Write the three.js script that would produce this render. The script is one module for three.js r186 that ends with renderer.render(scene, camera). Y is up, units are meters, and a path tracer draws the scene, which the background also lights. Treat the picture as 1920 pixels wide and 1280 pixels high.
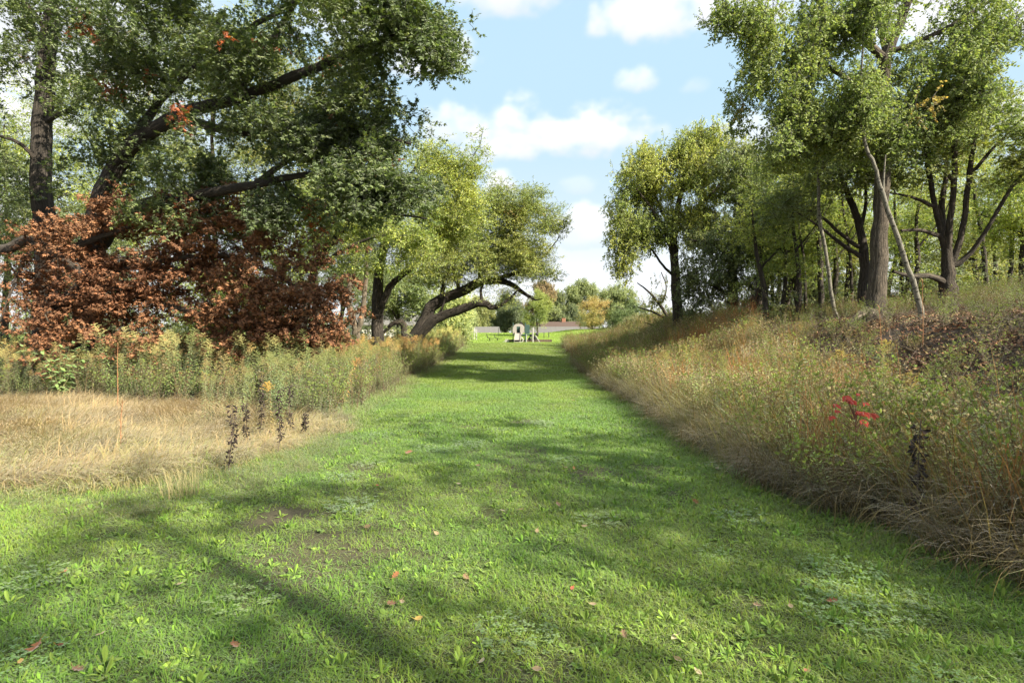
import * as THREE from 'three';
import { mergeGeometries } from 'three/addons/utils/BufferGeometryUtils.js';

// ---------------------------------------------------------------- small maths
function rng(seed) { let s = (seed * 2654435761) >>> 0; return () => { s = (s + 0x6d2b79f5) | 0; let t = Math.imul(s ^ (s >>> 15), 1 | s); t = (t + Math.imul(t ^ (t >>> 7), 61 | t)) ^ t; return ((t ^ (t >>> 14)) >>> 0) / 4294967296; }; }
const clamp = (v, a = 0, b = 1) => Math.min(b, Math.max(a, v));
const sstep = (a, b, v) => { const t = clamp((v - a) / (b - a)); return t * t * (3 - 2 * t); };
const mix = (a, b, t) => a + (b - a) * t;
const mix3 = (a, b, t) => [mix(a[0], b[0], t), mix(a[1], b[1], t), mix(a[2], b[2], t)];
const hash = (x, y, z) => { let h = Math.imul(x | 0, 374761393) ^ Math.imul(y | 0, 668265263) ^ Math.imul(z | 0, 2147483647 ^ 0x5bd1e995); h = Math.imul(h ^ (h >>> 13), 1274126177); h ^= h >>> 16; return (h >>> 0) / 4294967296; };
function noise(x, y = 0, z = 0) {
  const xi = Math.floor(x), yi = Math.floor(y), zi = Math.floor(z), f = (t) => t * t * t * (t * (t * 6 - 15) + 10);
  const u = f(x - xi), v = f(y - yi), w = f(z - zi), L = (a, b, t) => a + (b - a) * t;
  const p = (k) => L(L(hash(xi, yi, zi + k), hash(xi + 1, yi, zi + k), u), L(hash(xi, yi + 1, zi + k), hash(xi + 1, yi + 1, zi + k), u), v);
  return L(p(0), p(1), w);
}
const fbm = (x, y = 0, z = 0, o = 4) => { let s = 0, a = 0.5, n = 0; for (let i = 0; i < o; i++) { s += a * noise(x, y, z); n += a; a *= 0.5; x = x * 2.03 + 17.3; y = y * 2.03 + 5.1; z = z * 2.03 + 9.7; } return s / n; };
const lerpTable = (t, v) => { if (v <= t[0][0]) return t[0][1]; for (let i = 1; i < t.length; i++) if (v <= t[i][0]) return mix(t[i - 1][1], t[i][1], (v - t[i - 1][0]) / (t[i][0] - t[i - 1][0])); return t[t.length - 1][1]; };

// ---------------------------------------------------------------- camera, sky, sun, exposure
const EYE = 1.65, LENS = 1050;                       // eye height in metres; focal length in pixels of the 1920 x 1280 photograph
const scene = new THREE.Scene();
const camera = new THREE.PerspectiveCamera(2 * Math.atan(640 / LENS) * 180 / Math.PI, 1920 / 1280, 0.05, 1500);
camera.position.set(0, EYE, 0); camera.lookAt(0, EYE, -10);
const renderer = new THREE.WebGLRenderer({ antialias: true });
renderer.toneMapping = THREE.LinearToneMapping;
const EXPOSURE = 5.0;
renderer.toneMappingExposure = EXPOSURE;
renderer.shadowMap.enabled = true;
const SUN = new THREE.Vector3(0.74, 0.62, 0.34).normalize();
const sun = new THREE.DirectionalLight(new THREE.Color().setRGB(1.0, 0.92, 0.74), 2.9);
sun.position.copy(SUN).multiplyScalar(120); sun.target.position.set(0, 0, -25);
sun.castShadow = true; sun.shadow.mapSize.set(4096, 4096);
Object.assign(sun.shadow.camera, { left: -60, right: 60, top: 60, bottom: -60, near: 1, far: 300 });
scene.add(sun, sun.target);

function skyTexture() {
  const W = 2048, H = 1024, data = new Float32Array(W * H * 4);
  // clouds: azimuth from straight ahead, elevation (radians), half width, half height, thickness
  const A = (px) => Math.atan((px - 960) / LENS), E = (px, py) => Math.atan((640 - py) / Math.hypot(px - 960, LENS));
  const C = (px, py, w, h, k) => ({ a: A(px), e: E(px, py), w: w / LENS, h: h / LENS, k });
  const clouds = [C(1085, 255, 185, 66, 1.25), C(930, 275, 120, 48, 0.9), C(845, 250, 75, 55, 0.75), C(1340, 10, 200, 75, 1.2), C(1210, 15, 80, 40, 0.5), C(950, -25, 130, 60, 0.9),
    C(800, 110, 85, 50, 0.95), C(1195, 160, 48, 26, 0.75), C(935, 350, 42, 34, 0.95), C(1110, 435, 75, 48, 0.7), C(1305, 165, 35, 20, 0.3), C(1420, 260, 90, 50, 0.6), C(690, 60, 110, 60, 0.8), C(1085, 350, 40, 20, 0.25)];
  for (let j = 0; j < H; j++) {
    const el = ((j + 0.5) / H - 0.5) * Math.PI, y = Math.sin(el), c = Math.cos(el);
    for (let i = 0; i < W; i++) {
      const ang = ((i + 0.5) / W - 0.5) * 2 * Math.PI, x = Math.cos(ang) * c, z = Math.sin(ang) * c, az = Math.atan2(x, -z), o = (j * W + i) * 4;
      const e = Math.max(el, 0);
      let col = mix3([0.80, 0.87, 0.93], [0.50, 0.71, 0.88], sstep(0.0, 0.42, e));
      col = mix3(col, [0.30, 0.52, 0.80], sstep(0.4, 1.3, e));
      const n1 = fbm(x * 11 + 3, y * 18, z * 11, 6), n2 = fbm(x * 38 + 7, y * 54, z * 38 + 2, 5);
      const puff = (n1 - 0.5) * 2.6 + (n2 - 0.5) * 1.3;
      let d = 0, under = 0;
      for (const k of clouds) {
        const da = Math.atan2(Math.sin(az - k.a), Math.cos(az - k.a)), q = (e - k.e) / (k.h * (e < k.e ? 0.62 : 1));
        const m = 1 - (da / k.w) ** 2 - q * q;
        if (m < -1.2) continue;
        const t = sstep(-0.2, 0.75, m * 0.85 + puff * 0.85) * Math.min(1, k.k);
        if (t > d) { d = t; under = clamp(0.5 - q * 0.55 + (n2 - 0.5) * 0.8); }
      }
      // the rest of the sky: scattered cumulus, thicker towards the sides
      const side = Math.max(sstep(0.42, 0.62, Math.abs(az)), sstep(0.66, 0.8, e));
      if (side > 0) {
        const s = 1 / Math.max(y, 0.12), g = fbm(x * s * 1.3 + 11, 4.2, z * s * 1.3, 5) + (n2 - 0.5) * 0.22;
        const t = sstep(0.40, 0.56, g) * side * 0.95;
        if (t > d) { d = t; under = clamp((g - 0.5) * 3); }
      }
      const veil = (1 - sstep(0.03, 0.24, e)) * (0.55 + 0.45 * n1);
      d = Math.max(d, veil * 0.9);
      const cl = mix3([1.10, 1.09, 1.08], [0.78, 0.80, 0.85], under * 0.9);
      col = mix3(col, cl, d * 0.94);
      for (let q = 0; q < 3; q++) data[o + q] = col[q] / EXPOSURE * 1.18;
      data[o + 3] = 1;
    }
  }
  const t = new THREE.DataTexture(data, W, H, THREE.RGBAFormat, THREE.FloatType);
  t.mapping = THREE.EquirectangularReflectionMapping; t.magFilter = t.minFilter = THREE.LinearFilter; t.wrapS = THREE.RepeatWrapping; t.needsUpdate = true;
  return t;
}
const sky = skyTexture();
scene.background = sky; scene.environment = sky;

// ---------------------------------------------------------------- scene bookkeeping
const taken = new Map();
function numbered(name) { const n = taken.get(name) ?? 0; taken.set(name, n + 1); return n ? `${name}_${String(n).padStart(3, '0')}` : name; }
function tag(o, label, category, group) { o.userData.label = label; if (category) o.userData.category = category; if (group) o.userData.group = group; return o; }
function shade(o) { o.traverse((m) => { if (m.isMesh) { m.castShadow = true; m.receiveShadow = true; } }); return o; }
function thing(name, label, category, at, turn = 0, group) {
  const o = new THREE.Group(); o.name = numbered(name); o.position.set(at[0], at[1], at[2]); o.rotation.y = turn; scene.add(o);
  return tag(o, label, category, group);
}
function part(name, geometry, material, parent, label) {
  const m = new THREE.Mesh(geometry, material); m.name = name; m.castShadow = m.receiveShadow = true; if (label) m.userData.label = label; parent.add(m); return m;
}
function copy(src, label, at, turn, scale = 1) {
  const o = src.clone(); o.name = numbered(src.name.replace(/_\d{3}$/, '')); o.position.set(at[0], at[1], at[2]); o.rotation.set(0, turn, 0); o.scale.set(scale, scale, scale);
  o.userData = { ...src.userData, label }; scene.add(o); return o;
}
function structure(name, geometry, material, label) { const m = new THREE.Mesh(geometry, material); m.name = name; m.receiveShadow = m.castShadow = true; m.userData.kind = 'structure'; if (label) m.userData.label = label; scene.add(m); return m; }

// ---------------------------------------------------------------- geometry collector
class GB {
  constructor() { this.p = []; this.c = []; this.n = null; this.uv = null; this.i = []; }
  v(x, y, z, c) { this.p.push(x, y, z); this.c.push(c[0], c[1], c[2]); return this.p.length / 3 - 1; }
  tri(a, b, c) { this.i.push(a, b, c); }
  // a leaf: base b, unit direction d, unit side s, length, width; fold lifts the edges, droop lowers the tip
  leaf(b, d, s, len, wid, col, fold = 0.15, droop = 0, simple = false, at = 0.42) {
    const n = [d[1] * s[2] - d[2] * s[1], d[2] * s[0] - d[0] * s[2], d[0] * s[1] - d[1] * s[0]];
    const P = (t, w, h, c) => this.v(b[0] + d[0] * t * len + s[0] * w + n[0] * h, b[1] + d[1] * t * len + s[1] * w + n[1] * h - droop * len * t * t, b[2] + d[2] * t * len + s[2] * w + n[2] * h, c);
    const dark = [col[0] * 0.85, col[1] * 0.85, col[2] * 0.85];
    const o = P(0, 0, 0, dark), t = P(1, 0, 0, col), l = P(at, wid / 2, fold * wid, col), r = P(at, -wid / 2, fold * wid, col);
    if (simple) { this.tri(o, l, t); this.tri(o, t, r); return; }
    const m = P(at, 0, 0, dark), l2 = P(at + 0.3, wid * 0.4, fold * wid * 0.8, col), r2 = P(at + 0.3, -wid * 0.4, fold * wid * 0.8, col);
    this.tri(o, l, m); this.tri(o, m, r); this.tri(l, l2, m); this.tri(m, r2, r); this.tri(l2, t, m); this.tri(m, t, r2);
  }
  // a grass blade: ribbon that starts up and bends over towards ang
  blade(x, y, z, ang, h, w, bend, c0, c1, seg = 3, lean = 0) {
    const dx = Math.cos(ang), dz = Math.sin(ang), sx = -dz * w / 2, sz = dx * w / 2;
    let px = x, py = y, pz = z, a = this.v(px + sx, py, pz + sz, c0), b = this.v(px - sx, py, pz - sz, c0);
    for (let k = 1; k <= seg; k++) {
      const t = k / seg, th = lean + bend * Math.pow(t, 1.3), st = h / seg;
      px += dx * Math.sin(th) * st; pz += dz * Math.sin(th) * st; py += Math.cos(th) * st;
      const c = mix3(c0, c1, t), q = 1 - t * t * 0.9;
      if (k === seg) { const e = this.v(px, py, pz, c1); this.tri(a, b, e); }
      else { const a2 = this.v(px + sx * q, py, pz + sz * q, c), b2 = this.v(px - sx * q, py, pz - sz * q, c); this.tri(a, b, b2); this.tri(a, b2, a2); a = a2; b = b2; }
    }
    return [px, py, pz];
  }
  // thin stem through points (three-sided, no smooth normals)
  stem(pts, r0, r1, col, sides = 3) {
    let prev = null;
    pts.forEach((p, k) => {
      const r = mix(r0, r1, k / (pts.length - 1)), ring = [];
      for (let s = 0; s < sides; s++) { const a = s / sides * 2 * Math.PI; ring.push(this.v(p[0] + Math.cos(a) * r, p[1], p[2] + Math.sin(a) * r, col)); }
      if (prev) for (let s = 0; s < sides; s++) { const q = (s + 1) % sides; this.tri(prev[s], ring[s], ring[q]); this.tri(prev[s], ring[q], prev[q]); }
      prev = ring;
    });
  }
  build(flat = true) {
    const g = new THREE.BufferGeometry();
    g.setAttribute('position', new THREE.Float32BufferAttribute(this.p, 3));
    g.setAttribute('color', new THREE.Float32BufferAttribute(this.c, 3));
    if (this.n) g.setAttribute('normal', new THREE.Float32BufferAttribute(this.n, 3));
    if (this.uv) g.setAttribute('uv', new THREE.Float32BufferAttribute(this.uv, 2));
    g.setIndex(this.i);
    return g;
  }
}
const unit = (v) => { const l = Math.hypot(v[0], v[1], v[2]) || 1; return [v[0] / l, v[1] / l, v[2] / l]; };
const cross = (a, b) => [a[1] * b[2] - a[2] * b[1], a[2] * b[0] - a[0] * b[2], a[0] * b[1] - a[1] * b[0]];
const sub = (a, b) => [a[0] - b[0], a[1] - b[1], a[2] - b[2]];
const dot = (a, b) => a[0] * b[0] + a[1] * b[1] + a[2] * b[2];
const dist = (a, b) => Math.hypot(a[0] - b[0], a[1] - b[1], a[2] - b[2]);
function sideOf(d, R) { const r = unit([R() - 0.5, R() - 0.5, R() - 0.5]); return unit(cross(d, r)); }
const vary = (c, R, k = 0.25) => { const m = 1 + (R() - 0.5) * 2 * k; return [c[0] * m * (1 + (R() - 0.5) * k * 0.6), c[1] * m, c[2] * m]; };

// ---------------------------------------------------------------- textures and materials
function grain(w, h, f, srgb = false) {
  const data = new Uint8Array(w * h * 4);
  for (let y = 0; y < h; y++) for (let x = 0; x < w; x++) { const c = f(x / w, y / h), o = (y * w + x) * 4; for (let k = 0; k < 3; k++) data[o + k] = 255 * clamp(Array.isArray(c) ? c[k] : c); data[o + 3] = 255; }
  const t = new THREE.DataTexture(data, w, h); t.wrapS = t.wrapT = THREE.RepeatWrapping; t.magFilter = t.minFilter = THREE.LinearFilter; t.needsUpdate = true; return t;
}
// noise that repeats after one turn of u and v
const loop = (u, v, fu, fv, s) => { const a = u * 2 * Math.PI, b = v * 2 * Math.PI, p = fu / 6.283, q = fv / 6.283; return fbm(Math.cos(a) * p + s, Math.sin(a) * p + Math.cos(b) * q, Math.sin(b) * q + s * 1.7, 4); };
const ridge = (u, v) => { const w = loop(u, v, 5, 5, 3) * 2.2, n = loop(u + w * 0.03, v, 26, 5, 8); return clamp(1 - Math.abs(n - 0.5) * 7); };
const barkHeight = grain(256, 256, (u, v) => 1 - ridge(u, v) * 0.85 - loop(u, v, 40, 30, 5) * 0.15);
const barkColor = grain(256, 256, (u, v) => { const r = 1 - ridge(u, v), n = loop(u, v, 30, 24, 11); const b = 0.28 + 0.72 * r - (n - 0.5) * 0.35; return [b, b * 0.99, b * 0.97]; });
const paperColor = grain(256, 256, (u, v) => { const m = loop(u, v, 5, 22, 4), s = m > 0.62 ? 0.25 : 1, n = loop(u, v, 8, 40, 9); return [s * (0.75 + 0.35 * n), s * (0.74 + 0.33 * n), s * (0.68 + 0.32 * n)]; });
const soilTint = grain(512, 512, (u, v) => { const n = loop(u, v, 60, 60, 2) * 0.7 + loop(u, v, 9, 9, 6) * 0.5, t = 0.45 + 0.75 * (n - 0.25); return [t, t * 0.99, t * 0.95]; });
const soilBump = grain(512, 512, (u, v) => loop(u, v, 90, 90, 5));
const M = {};
const rgb = (r, g, b) => new THREE.Color().setRGB(r, g, b);
const barkMat = (name, r, g, b, bump = 0.03, map = barkColor) => { const m = new THREE.MeshStandardMaterial({ color: rgb(r, g, b), roughness: 0.95, map, bumpMap: barkHeight, bumpScale: bump }); m.name = name; return m; };
M.darkBark = barkMat('dark bark', 0.072, 0.058, 0.047, 0.05); M.greyBark = barkMat('grey bark', 0.16, 0.13, 0.10, 0.07); M.paleBark = barkMat('pale bark', 0.22, 0.18, 0.135, 0.02);
M.brownBark = barkMat('brown bark', 0.095, 0.076, 0.058, 0.05); M.birchBark = barkMat('white papery bark', 0.17, 0.16, 0.14, 0.004, paperColor); M.deadBark = barkMat('weathered dead wood', 0.11, 0.09, 0.075, 0.02);
M.leaf = new THREE.MeshPhysicalMaterial({ color: rgb(1.45, 1.45, 1.3), vertexColors: true, roughness: 1, transmission: 0.5, thickness: 0, side: THREE.DoubleSide }); M.leaf.name = 'thin leaf';
M.gloss = new THREE.MeshPhysicalMaterial({ color: rgb(1.4, 1.4, 1.2), vertexColors: true, roughness: 1, transmission: 0.25, thickness: 0, clearcoat: 0.12, clearcoatRoughness: 0.4, side: THREE.DoubleSide }); M.gloss.name = 'waxy leaf';
M.dry = new THREE.MeshStandardMaterial({ color: 0xffffff, vertexColors: true, roughness: 0.85, side: THREE.DoubleSide }); M.dry.name = 'dry stalk and leaf';
M.ground = new THREE.MeshStandardMaterial({ color: 0xffffff, vertexColors: true, roughness: 1, map: soilTint, bumpMap: soilBump, bumpScale: 0.02 }); M.ground.name = 'soil and thatch';

// ---------------------------------------------------------------- the lie of the land (d is the distance ahead of the camera, -z)
const riseTable = [[0, 0], [20, 0.0], [28, 0.12], [36, 0.36], [46, 0.85], [54, 1.25], [60, 1.44], [66, 1.53], [76, 2.25], [86, 2.95], [94, 2.9], [106, 1.7], [120, 1.0], [160, 1.0], [400, 1.0]];
function elevation(x, d) {
  const e = (lerpTable(riseTable, d - 2) + lerpTable(riseTable, d) + lerpTable(riseTable, d + 2)) / 3;
  const edge = mix(6.2, 5.0, sstep(5, 14, d)) + (noise(d * 0.15, 3) - 0.5) * 1.2, fade = 1 - 0.75 * sstep(34, 62, d);
  const hill = (sstep(edge, edge + 6.6, x) * 2.35 + sstep(edge + 6, edge + 16, x) * 1.1) * fade;
  return e + hill + (fbm(x * 0.35, d * 0.35, 1, 3) - 0.5) * 0.12 * sstep(2.2, 4.5, Math.abs(x + 0.4)) + (fbm(x * 0.8, d * 0.8, 7, 2) - 0.5) * 0.05;
}
const rightEdge = [[-5, 4.6], [2, 4.0], [3.6, 3.45], [4.7, 2.9], [6.2, 2.6], [8, 2.7], [10.8, 2.95], [16, 3.05], [26, 3.3], [36, 3.8], [48, 4.2], [56, 5.0], [62, 12]];
const leftEdge = [[-5, -30], [4.5, -30], [5.6, -7.5], [6.2, -3.9], [8.2, -3.2], [11.5, -3.45], [15, -3.6], [22, -4.1], [30, -4.4], [45, -4.25], [54, -4.6], [60, -12]];
const wob = (d, k) => (noise(d * 1.4, k) - 0.5) * 0.45 + (noise(d * 0.4, k + 9) - 0.5) * 0.5;
const pathRight = (d) => lerpTable(rightEdge, d) + wob(d, 1), pathLeft = (d) => lerpTable(leftEdge, d) + wob(d, 5);
// a point in the world from where it is seen in the photograph and how far off it stands
const at = (px, py, d, r) => { const p = [(px - 960) / LENS * d, EYE - (py - 640) / LENS * d, -d]; if (r !== undefined) p.push(r); return p; };
const on = (px, d, sink = 0) => { const x = (px - 960) / LENS * d; return [x, elevation(x, d) - sink, -d]; };

// ---------------------------------------------------------------- ground and mown path
const spaced = (list) => { const out = []; for (let k = 0; k + 1 < list.length; k++) { const [a, s] = list[k], b = list[k + 1][0]; for (let v = a; v < b - 1e-6; v += s) out.push(v); } out.push(list[list.length - 1][0]); return out; };
const gx = spaced([[-420, 60], [-60, 6], [-24, 1], [-14, 0.5], [-8, 0.3], [12, 0.5], [24, 2], [60, 60], [420, 1]]);
const gd = spaced([[-80, 10], [-10, 2], [0, 0.3], [24, 0.6], [60, 1.5], [110, 6], [170, 60], [530, 1]]);
const bare = (x, d) => { let v = sstep(0.60, 0.72, fbm(x * 0.7 + 3, d * 0.7, 2, 3)) * 0.6; for (const [bx, bd, r] of [[-2.2, 5.25, 0.5], [-1.95, 7.3, 0.4], [-1.5, 6.8, 0.3], [-2.3, 9.2, 0.4], [0.1, 28, 1.8], [1.5, 3.5, 0.2]]) v = Math.max(v, 1 - sstep(0.4, 1, Math.hypot(x - bx, (d - bd) * 0.8) / r)); return v; };
function groundColor(x, d) {
  const n = fbm(x * 0.9, d * 0.9, 4, 4), m = fbm(x * 3.1, d * 3.1, 2, 3);
  const soil = mix3([0.065, 0.045, 0.03], [0.12, 0.095, 0.06], m), turf = mix3([0.055, 0.085, 0.012], [0.095, 0.115, 0.025], n), lawn = [0.17, 0.24, 0.03];
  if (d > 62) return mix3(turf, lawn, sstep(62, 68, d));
  const onPath = sstep(-0.2, 0.3, x - pathLeft(d)) * sstep(-0.2, 0.3, pathRight(d) - x);
  let c = mix3(soil, turf, onPath * (0.55 + 0.45 * sstep(0.35, 0.55, n)) * (1 - 0.8 * bare(x, d)));
  if (x > 5) c = mix3(c, mix3([0.055, 0.038, 0.027], [0.105, 0.075, 0.055], m), sstep(5, 8, x));
  return c;
}
function sheet(keep, lift, color) {
  const b = new GB(); b.uv = []; const id = new Map();
  const V = (i, j) => { const k = i * 4096 + j; if (!id.has(k)) { const x = gx[i], d = gd[j]; id.set(k, b.v(x, elevation(x, d) + lift, -d, color(x, d))); b.uv.push(x / 1.7, d / 1.7); } return id.get(k); };
  for (let i = 0; i + 1 < gx.length; i++) for (let j = 0; j + 1 < gd.length; j++) if (keep((gx[i] + gx[i + 1]) / 2, (gd[j] + gd[j + 1]) / 2)) { const q = [V(i, j), V(i + 1, j), V(i + 1, j + 1), V(i, j + 1)]; b.tri(q[0], q[1], q[2]); b.tri(q[0], q[2], q[3]); }
  const g = b.build(); g.computeVertexNormals(); return g;
}
structure('ground', sheet(() => true, 0, groundColor), M.ground, 'brown thatch, leaf litter and soil under the meadow and wooded bank');
const mown = (x, d) => d < 61 && d > -4 && x > pathLeft(d) && x > -9 && x < pathRight(d);
structure('path', sheet(mown, 0.005, groundColor), M.ground, 'wide mown grass path running to the playground');

// ---------------------------------------------------------------- scattering of what nobody could count
const dummy = new THREE.Object3D(), tint = new THREE.Color();
function scatter(name, label, category, geometry, material, places, parent) {
  const m = new THREE.InstancedMesh(geometry, material, Math.max(places.length, 1)); m.name = parent ? name : numbered(name); m.castShadow = m.receiveShadow = true;
  places.forEach((p, k) => {
    dummy.position.set(p.x, p.y, p.z); dummy.rotation.set(p.tx ?? 0, p.turn ?? 0, p.tz ?? 0, 'YXZ'); dummy.scale.set(p.s ?? 1, (p.s ?? 1) * (p.sy ?? 1), p.s ?? 1); dummy.updateMatrix();
    m.setMatrixAt(k, dummy.matrix); tint.setRGB(...(p.c ?? [1, 1, 1])); m.setColorAt(k, tint);
  });
  m.count = places.length; m.userData.kind = 'stuff';
  if (parent) parent.add(m); else { tag(m, label, category); scene.add(m); }
  return m;
}
function massOf(name, label, category) { const o = new THREE.Group(); o.name = numbered(name); o.userData.kind = 'stuff'; tag(o, label, category); scene.add(o); return o; }
// places(count, region, accept): random spots with a weight between 0 and 1
function spots(n, seed, x0, x1, d0, d1, weight, make = () => ({})) {
  const R = rng(seed), out = [];
  for (let k = 0; k < n; k++) {
    const d = mix(d0, d1, R()), x = mix(x0, x1, R()), w = weight(x, d); if (R() > w) { R(); continue; }
    out.push({ x, y: elevation(x, d), z: -d, turn: R() * 6.283, s: 0.75 + R() * 0.5, ...make(x, d, R) });
  }
  return out;
}
const inPath = (x, d, m = 0) => x > pathLeft(d) - m && x < pathRight(d) + m;
const inView = (x, d, m = 1) => Math.abs(x) < d * 0.95 + m;

// ---- blades and rosettes
function bladePatch(seed, n, r, h0, h1, w, bend, c0s, c1s, seg = 3, lean = 0.5, dirBias = null) {
  const R = rng(seed), b = new GB();
  for (let k = 0; k < n; k++) {
    const q = r * Math.sqrt(R()), a = R() * 6.283, ang = dirBias === null ? R() * 6.283 : dirBias + (R() - 0.5) * 2.4, c = Math.floor(R() * c0s.length);
    b.blade(q * Math.cos(a), -0.01, q * Math.sin(a), ang, mix(h0, h1, R() ** 1.3), w * (0.7 + 0.6 * R()), bend * (0.4 + R()), vary(c0s[c], R, 0.2), vary(c1s[c], R, 0.25), seg, R() * lean);
  }
  return b.build();
}
const G1 = [0.085, 0.155, 0.012], G2 = [0.145, 0.255, 0.014], G3 = [0.14, 0.21, 0.018], TAN = [0.30, 0.24, 0.12], TAN2 = [0.36, 0.30, 0.17], OLIVE = [0.12, 0.125, 0.045], RUST = [0.26, 0.115, 0.04];
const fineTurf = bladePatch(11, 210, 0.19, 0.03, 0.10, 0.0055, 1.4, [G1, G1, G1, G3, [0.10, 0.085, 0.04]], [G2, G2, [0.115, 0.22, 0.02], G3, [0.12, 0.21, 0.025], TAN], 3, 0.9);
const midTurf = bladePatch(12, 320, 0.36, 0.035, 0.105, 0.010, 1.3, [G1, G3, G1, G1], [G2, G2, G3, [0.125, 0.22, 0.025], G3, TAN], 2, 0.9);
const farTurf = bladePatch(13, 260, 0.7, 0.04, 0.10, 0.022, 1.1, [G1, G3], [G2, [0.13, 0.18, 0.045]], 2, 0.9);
function rosette(seed, n, l0, l1, ratio, up, col) {
  const R = rng(seed), b = new GB();
  for (let k = 0; k < n; k++) {
    const a = k * 2.4 + R() * 0.8, e = up * (0.25 + R()), d = [Math.cos(a) * Math.cos(e), Math.sin(e), Math.sin(a) * Math.cos(e)], s = [-Math.sin(a), (R() - 0.5) * 0.5, Math.cos(a)];
    b.leaf([0, 0.005, 0], d, unit(s), mix(l0, l1, R()), mix(l0, l1, R()) * ratio, vary(col, R, 0.3), 0.12 + R() * 0.1, 0.15 + R() * 0.35, false, 0.55);
  }
  return b.build();
}
const weedA = rosette(21, 9, 0.05, 0.12, 0.32, 0.85, [0.11, 0.215, 0.02]), weedB = rosette(22, 8, 0.04, 0.085, 0.48, 0.8, [0.13, 0.225, 0.03]), weedC = rosette(23, 11, 0.07, 0.14, 0.24, 1.0, [0.12, 0.22, 0.025]);
const clover = (() => { const R = rng(24), b = new GB(); for (let k = 0; k < 70; k++) { const q = 0.2 * Math.sqrt(R()), a = R() * 6.283, y = 0.015 + R() * 0.05; for (let j = 0; j < 3; j++) { const f = j * 2.09 + a * 3, d = unit([Math.cos(f), 0.25 * (R() - 0.3), Math.sin(f)]); b.leaf([q * Math.cos(a), y, q * Math.sin(a)], d, unit(cross(d, [0, 1, 0])), 0.017 + R() * 0.008, 0.016, vary([0.10, 0.19, 0.04], R, 0.3), 0.1, 0, true, 0.65); } } return b.build(); })();

// bare and worn spots of the lawn
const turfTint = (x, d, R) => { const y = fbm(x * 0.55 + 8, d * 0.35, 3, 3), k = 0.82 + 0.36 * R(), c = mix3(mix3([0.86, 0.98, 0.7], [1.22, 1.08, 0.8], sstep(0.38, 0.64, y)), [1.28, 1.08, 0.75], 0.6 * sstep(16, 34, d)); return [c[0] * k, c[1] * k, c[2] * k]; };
const lawn = massOf('lawn_grass', 'short mown grass covering the path and lawn', 'grass');
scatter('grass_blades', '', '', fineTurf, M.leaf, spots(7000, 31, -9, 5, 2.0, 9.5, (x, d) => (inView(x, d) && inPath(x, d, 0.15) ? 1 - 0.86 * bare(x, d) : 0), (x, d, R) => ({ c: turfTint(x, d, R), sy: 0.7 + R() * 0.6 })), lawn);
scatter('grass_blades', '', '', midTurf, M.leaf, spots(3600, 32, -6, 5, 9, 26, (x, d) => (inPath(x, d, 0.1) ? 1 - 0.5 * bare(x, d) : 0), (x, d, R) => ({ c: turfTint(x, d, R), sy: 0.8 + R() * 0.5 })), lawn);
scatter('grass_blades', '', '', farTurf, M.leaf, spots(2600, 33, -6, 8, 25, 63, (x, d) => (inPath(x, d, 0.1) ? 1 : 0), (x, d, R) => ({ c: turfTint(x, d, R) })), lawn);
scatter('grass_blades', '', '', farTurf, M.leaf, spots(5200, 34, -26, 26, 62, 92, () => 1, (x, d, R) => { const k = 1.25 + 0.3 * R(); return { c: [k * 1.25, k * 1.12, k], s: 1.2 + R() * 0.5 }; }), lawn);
const weeds = massOf('lawn_weeds', 'low broad-leaved dandelion and clover plants growing through the mown grass', 'ground cover');
const weedy = (x, d) => clamp(0.22 + sstep(0.36, 0.60, fbm(x * 1.1 + 1, d * 1.1, 9, 4)) * 0.6 + sstep(2.6, 0.3, pathRight(d) - x) * 0.9 * sstep(13, 6, d)) * (1 - bare(x, d) * 0.9);
const weedTint = (x, d, R) => { const k = 0.8 + 0.45 * R(); return [k * (0.95 + 0.3 * R()), k, k * 0.95]; };
[[weedA, 41, 13000], [weedB, 42, 13000], [weedC, 43, 8000]].forEach(([g, s, n]) => scatter('weed_leaves', '', '', g, M.gloss, spots(n, s, -9, 5, 2.0, 13, (x, d) => (inView(x, d) && inPath(x, d, -0.05) ? weedy(x, d) * (d > 8 ? 0.55 : 1) : 0), (x, d, R) => ({ c: weedTint(x, d, R), s: 0.36 + R() ** 2 * 0.62 })), weeds));
scatter('clover_leaves', '', '', clover, M.leaf, spots(350, 44, -9, 5, 2.0, 12, (x, d) => (inView(x, d) && inPath(x, d) ? sstep(0.46, 0.66, fbm(x * 1.1 + 5, d * 1.1, 1, 4)) * 0.8 : 0), (x, d, R) => ({ c: weedTint(x, d, R), s: 0.8 + R() * 0.6 })), weeds);
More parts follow.
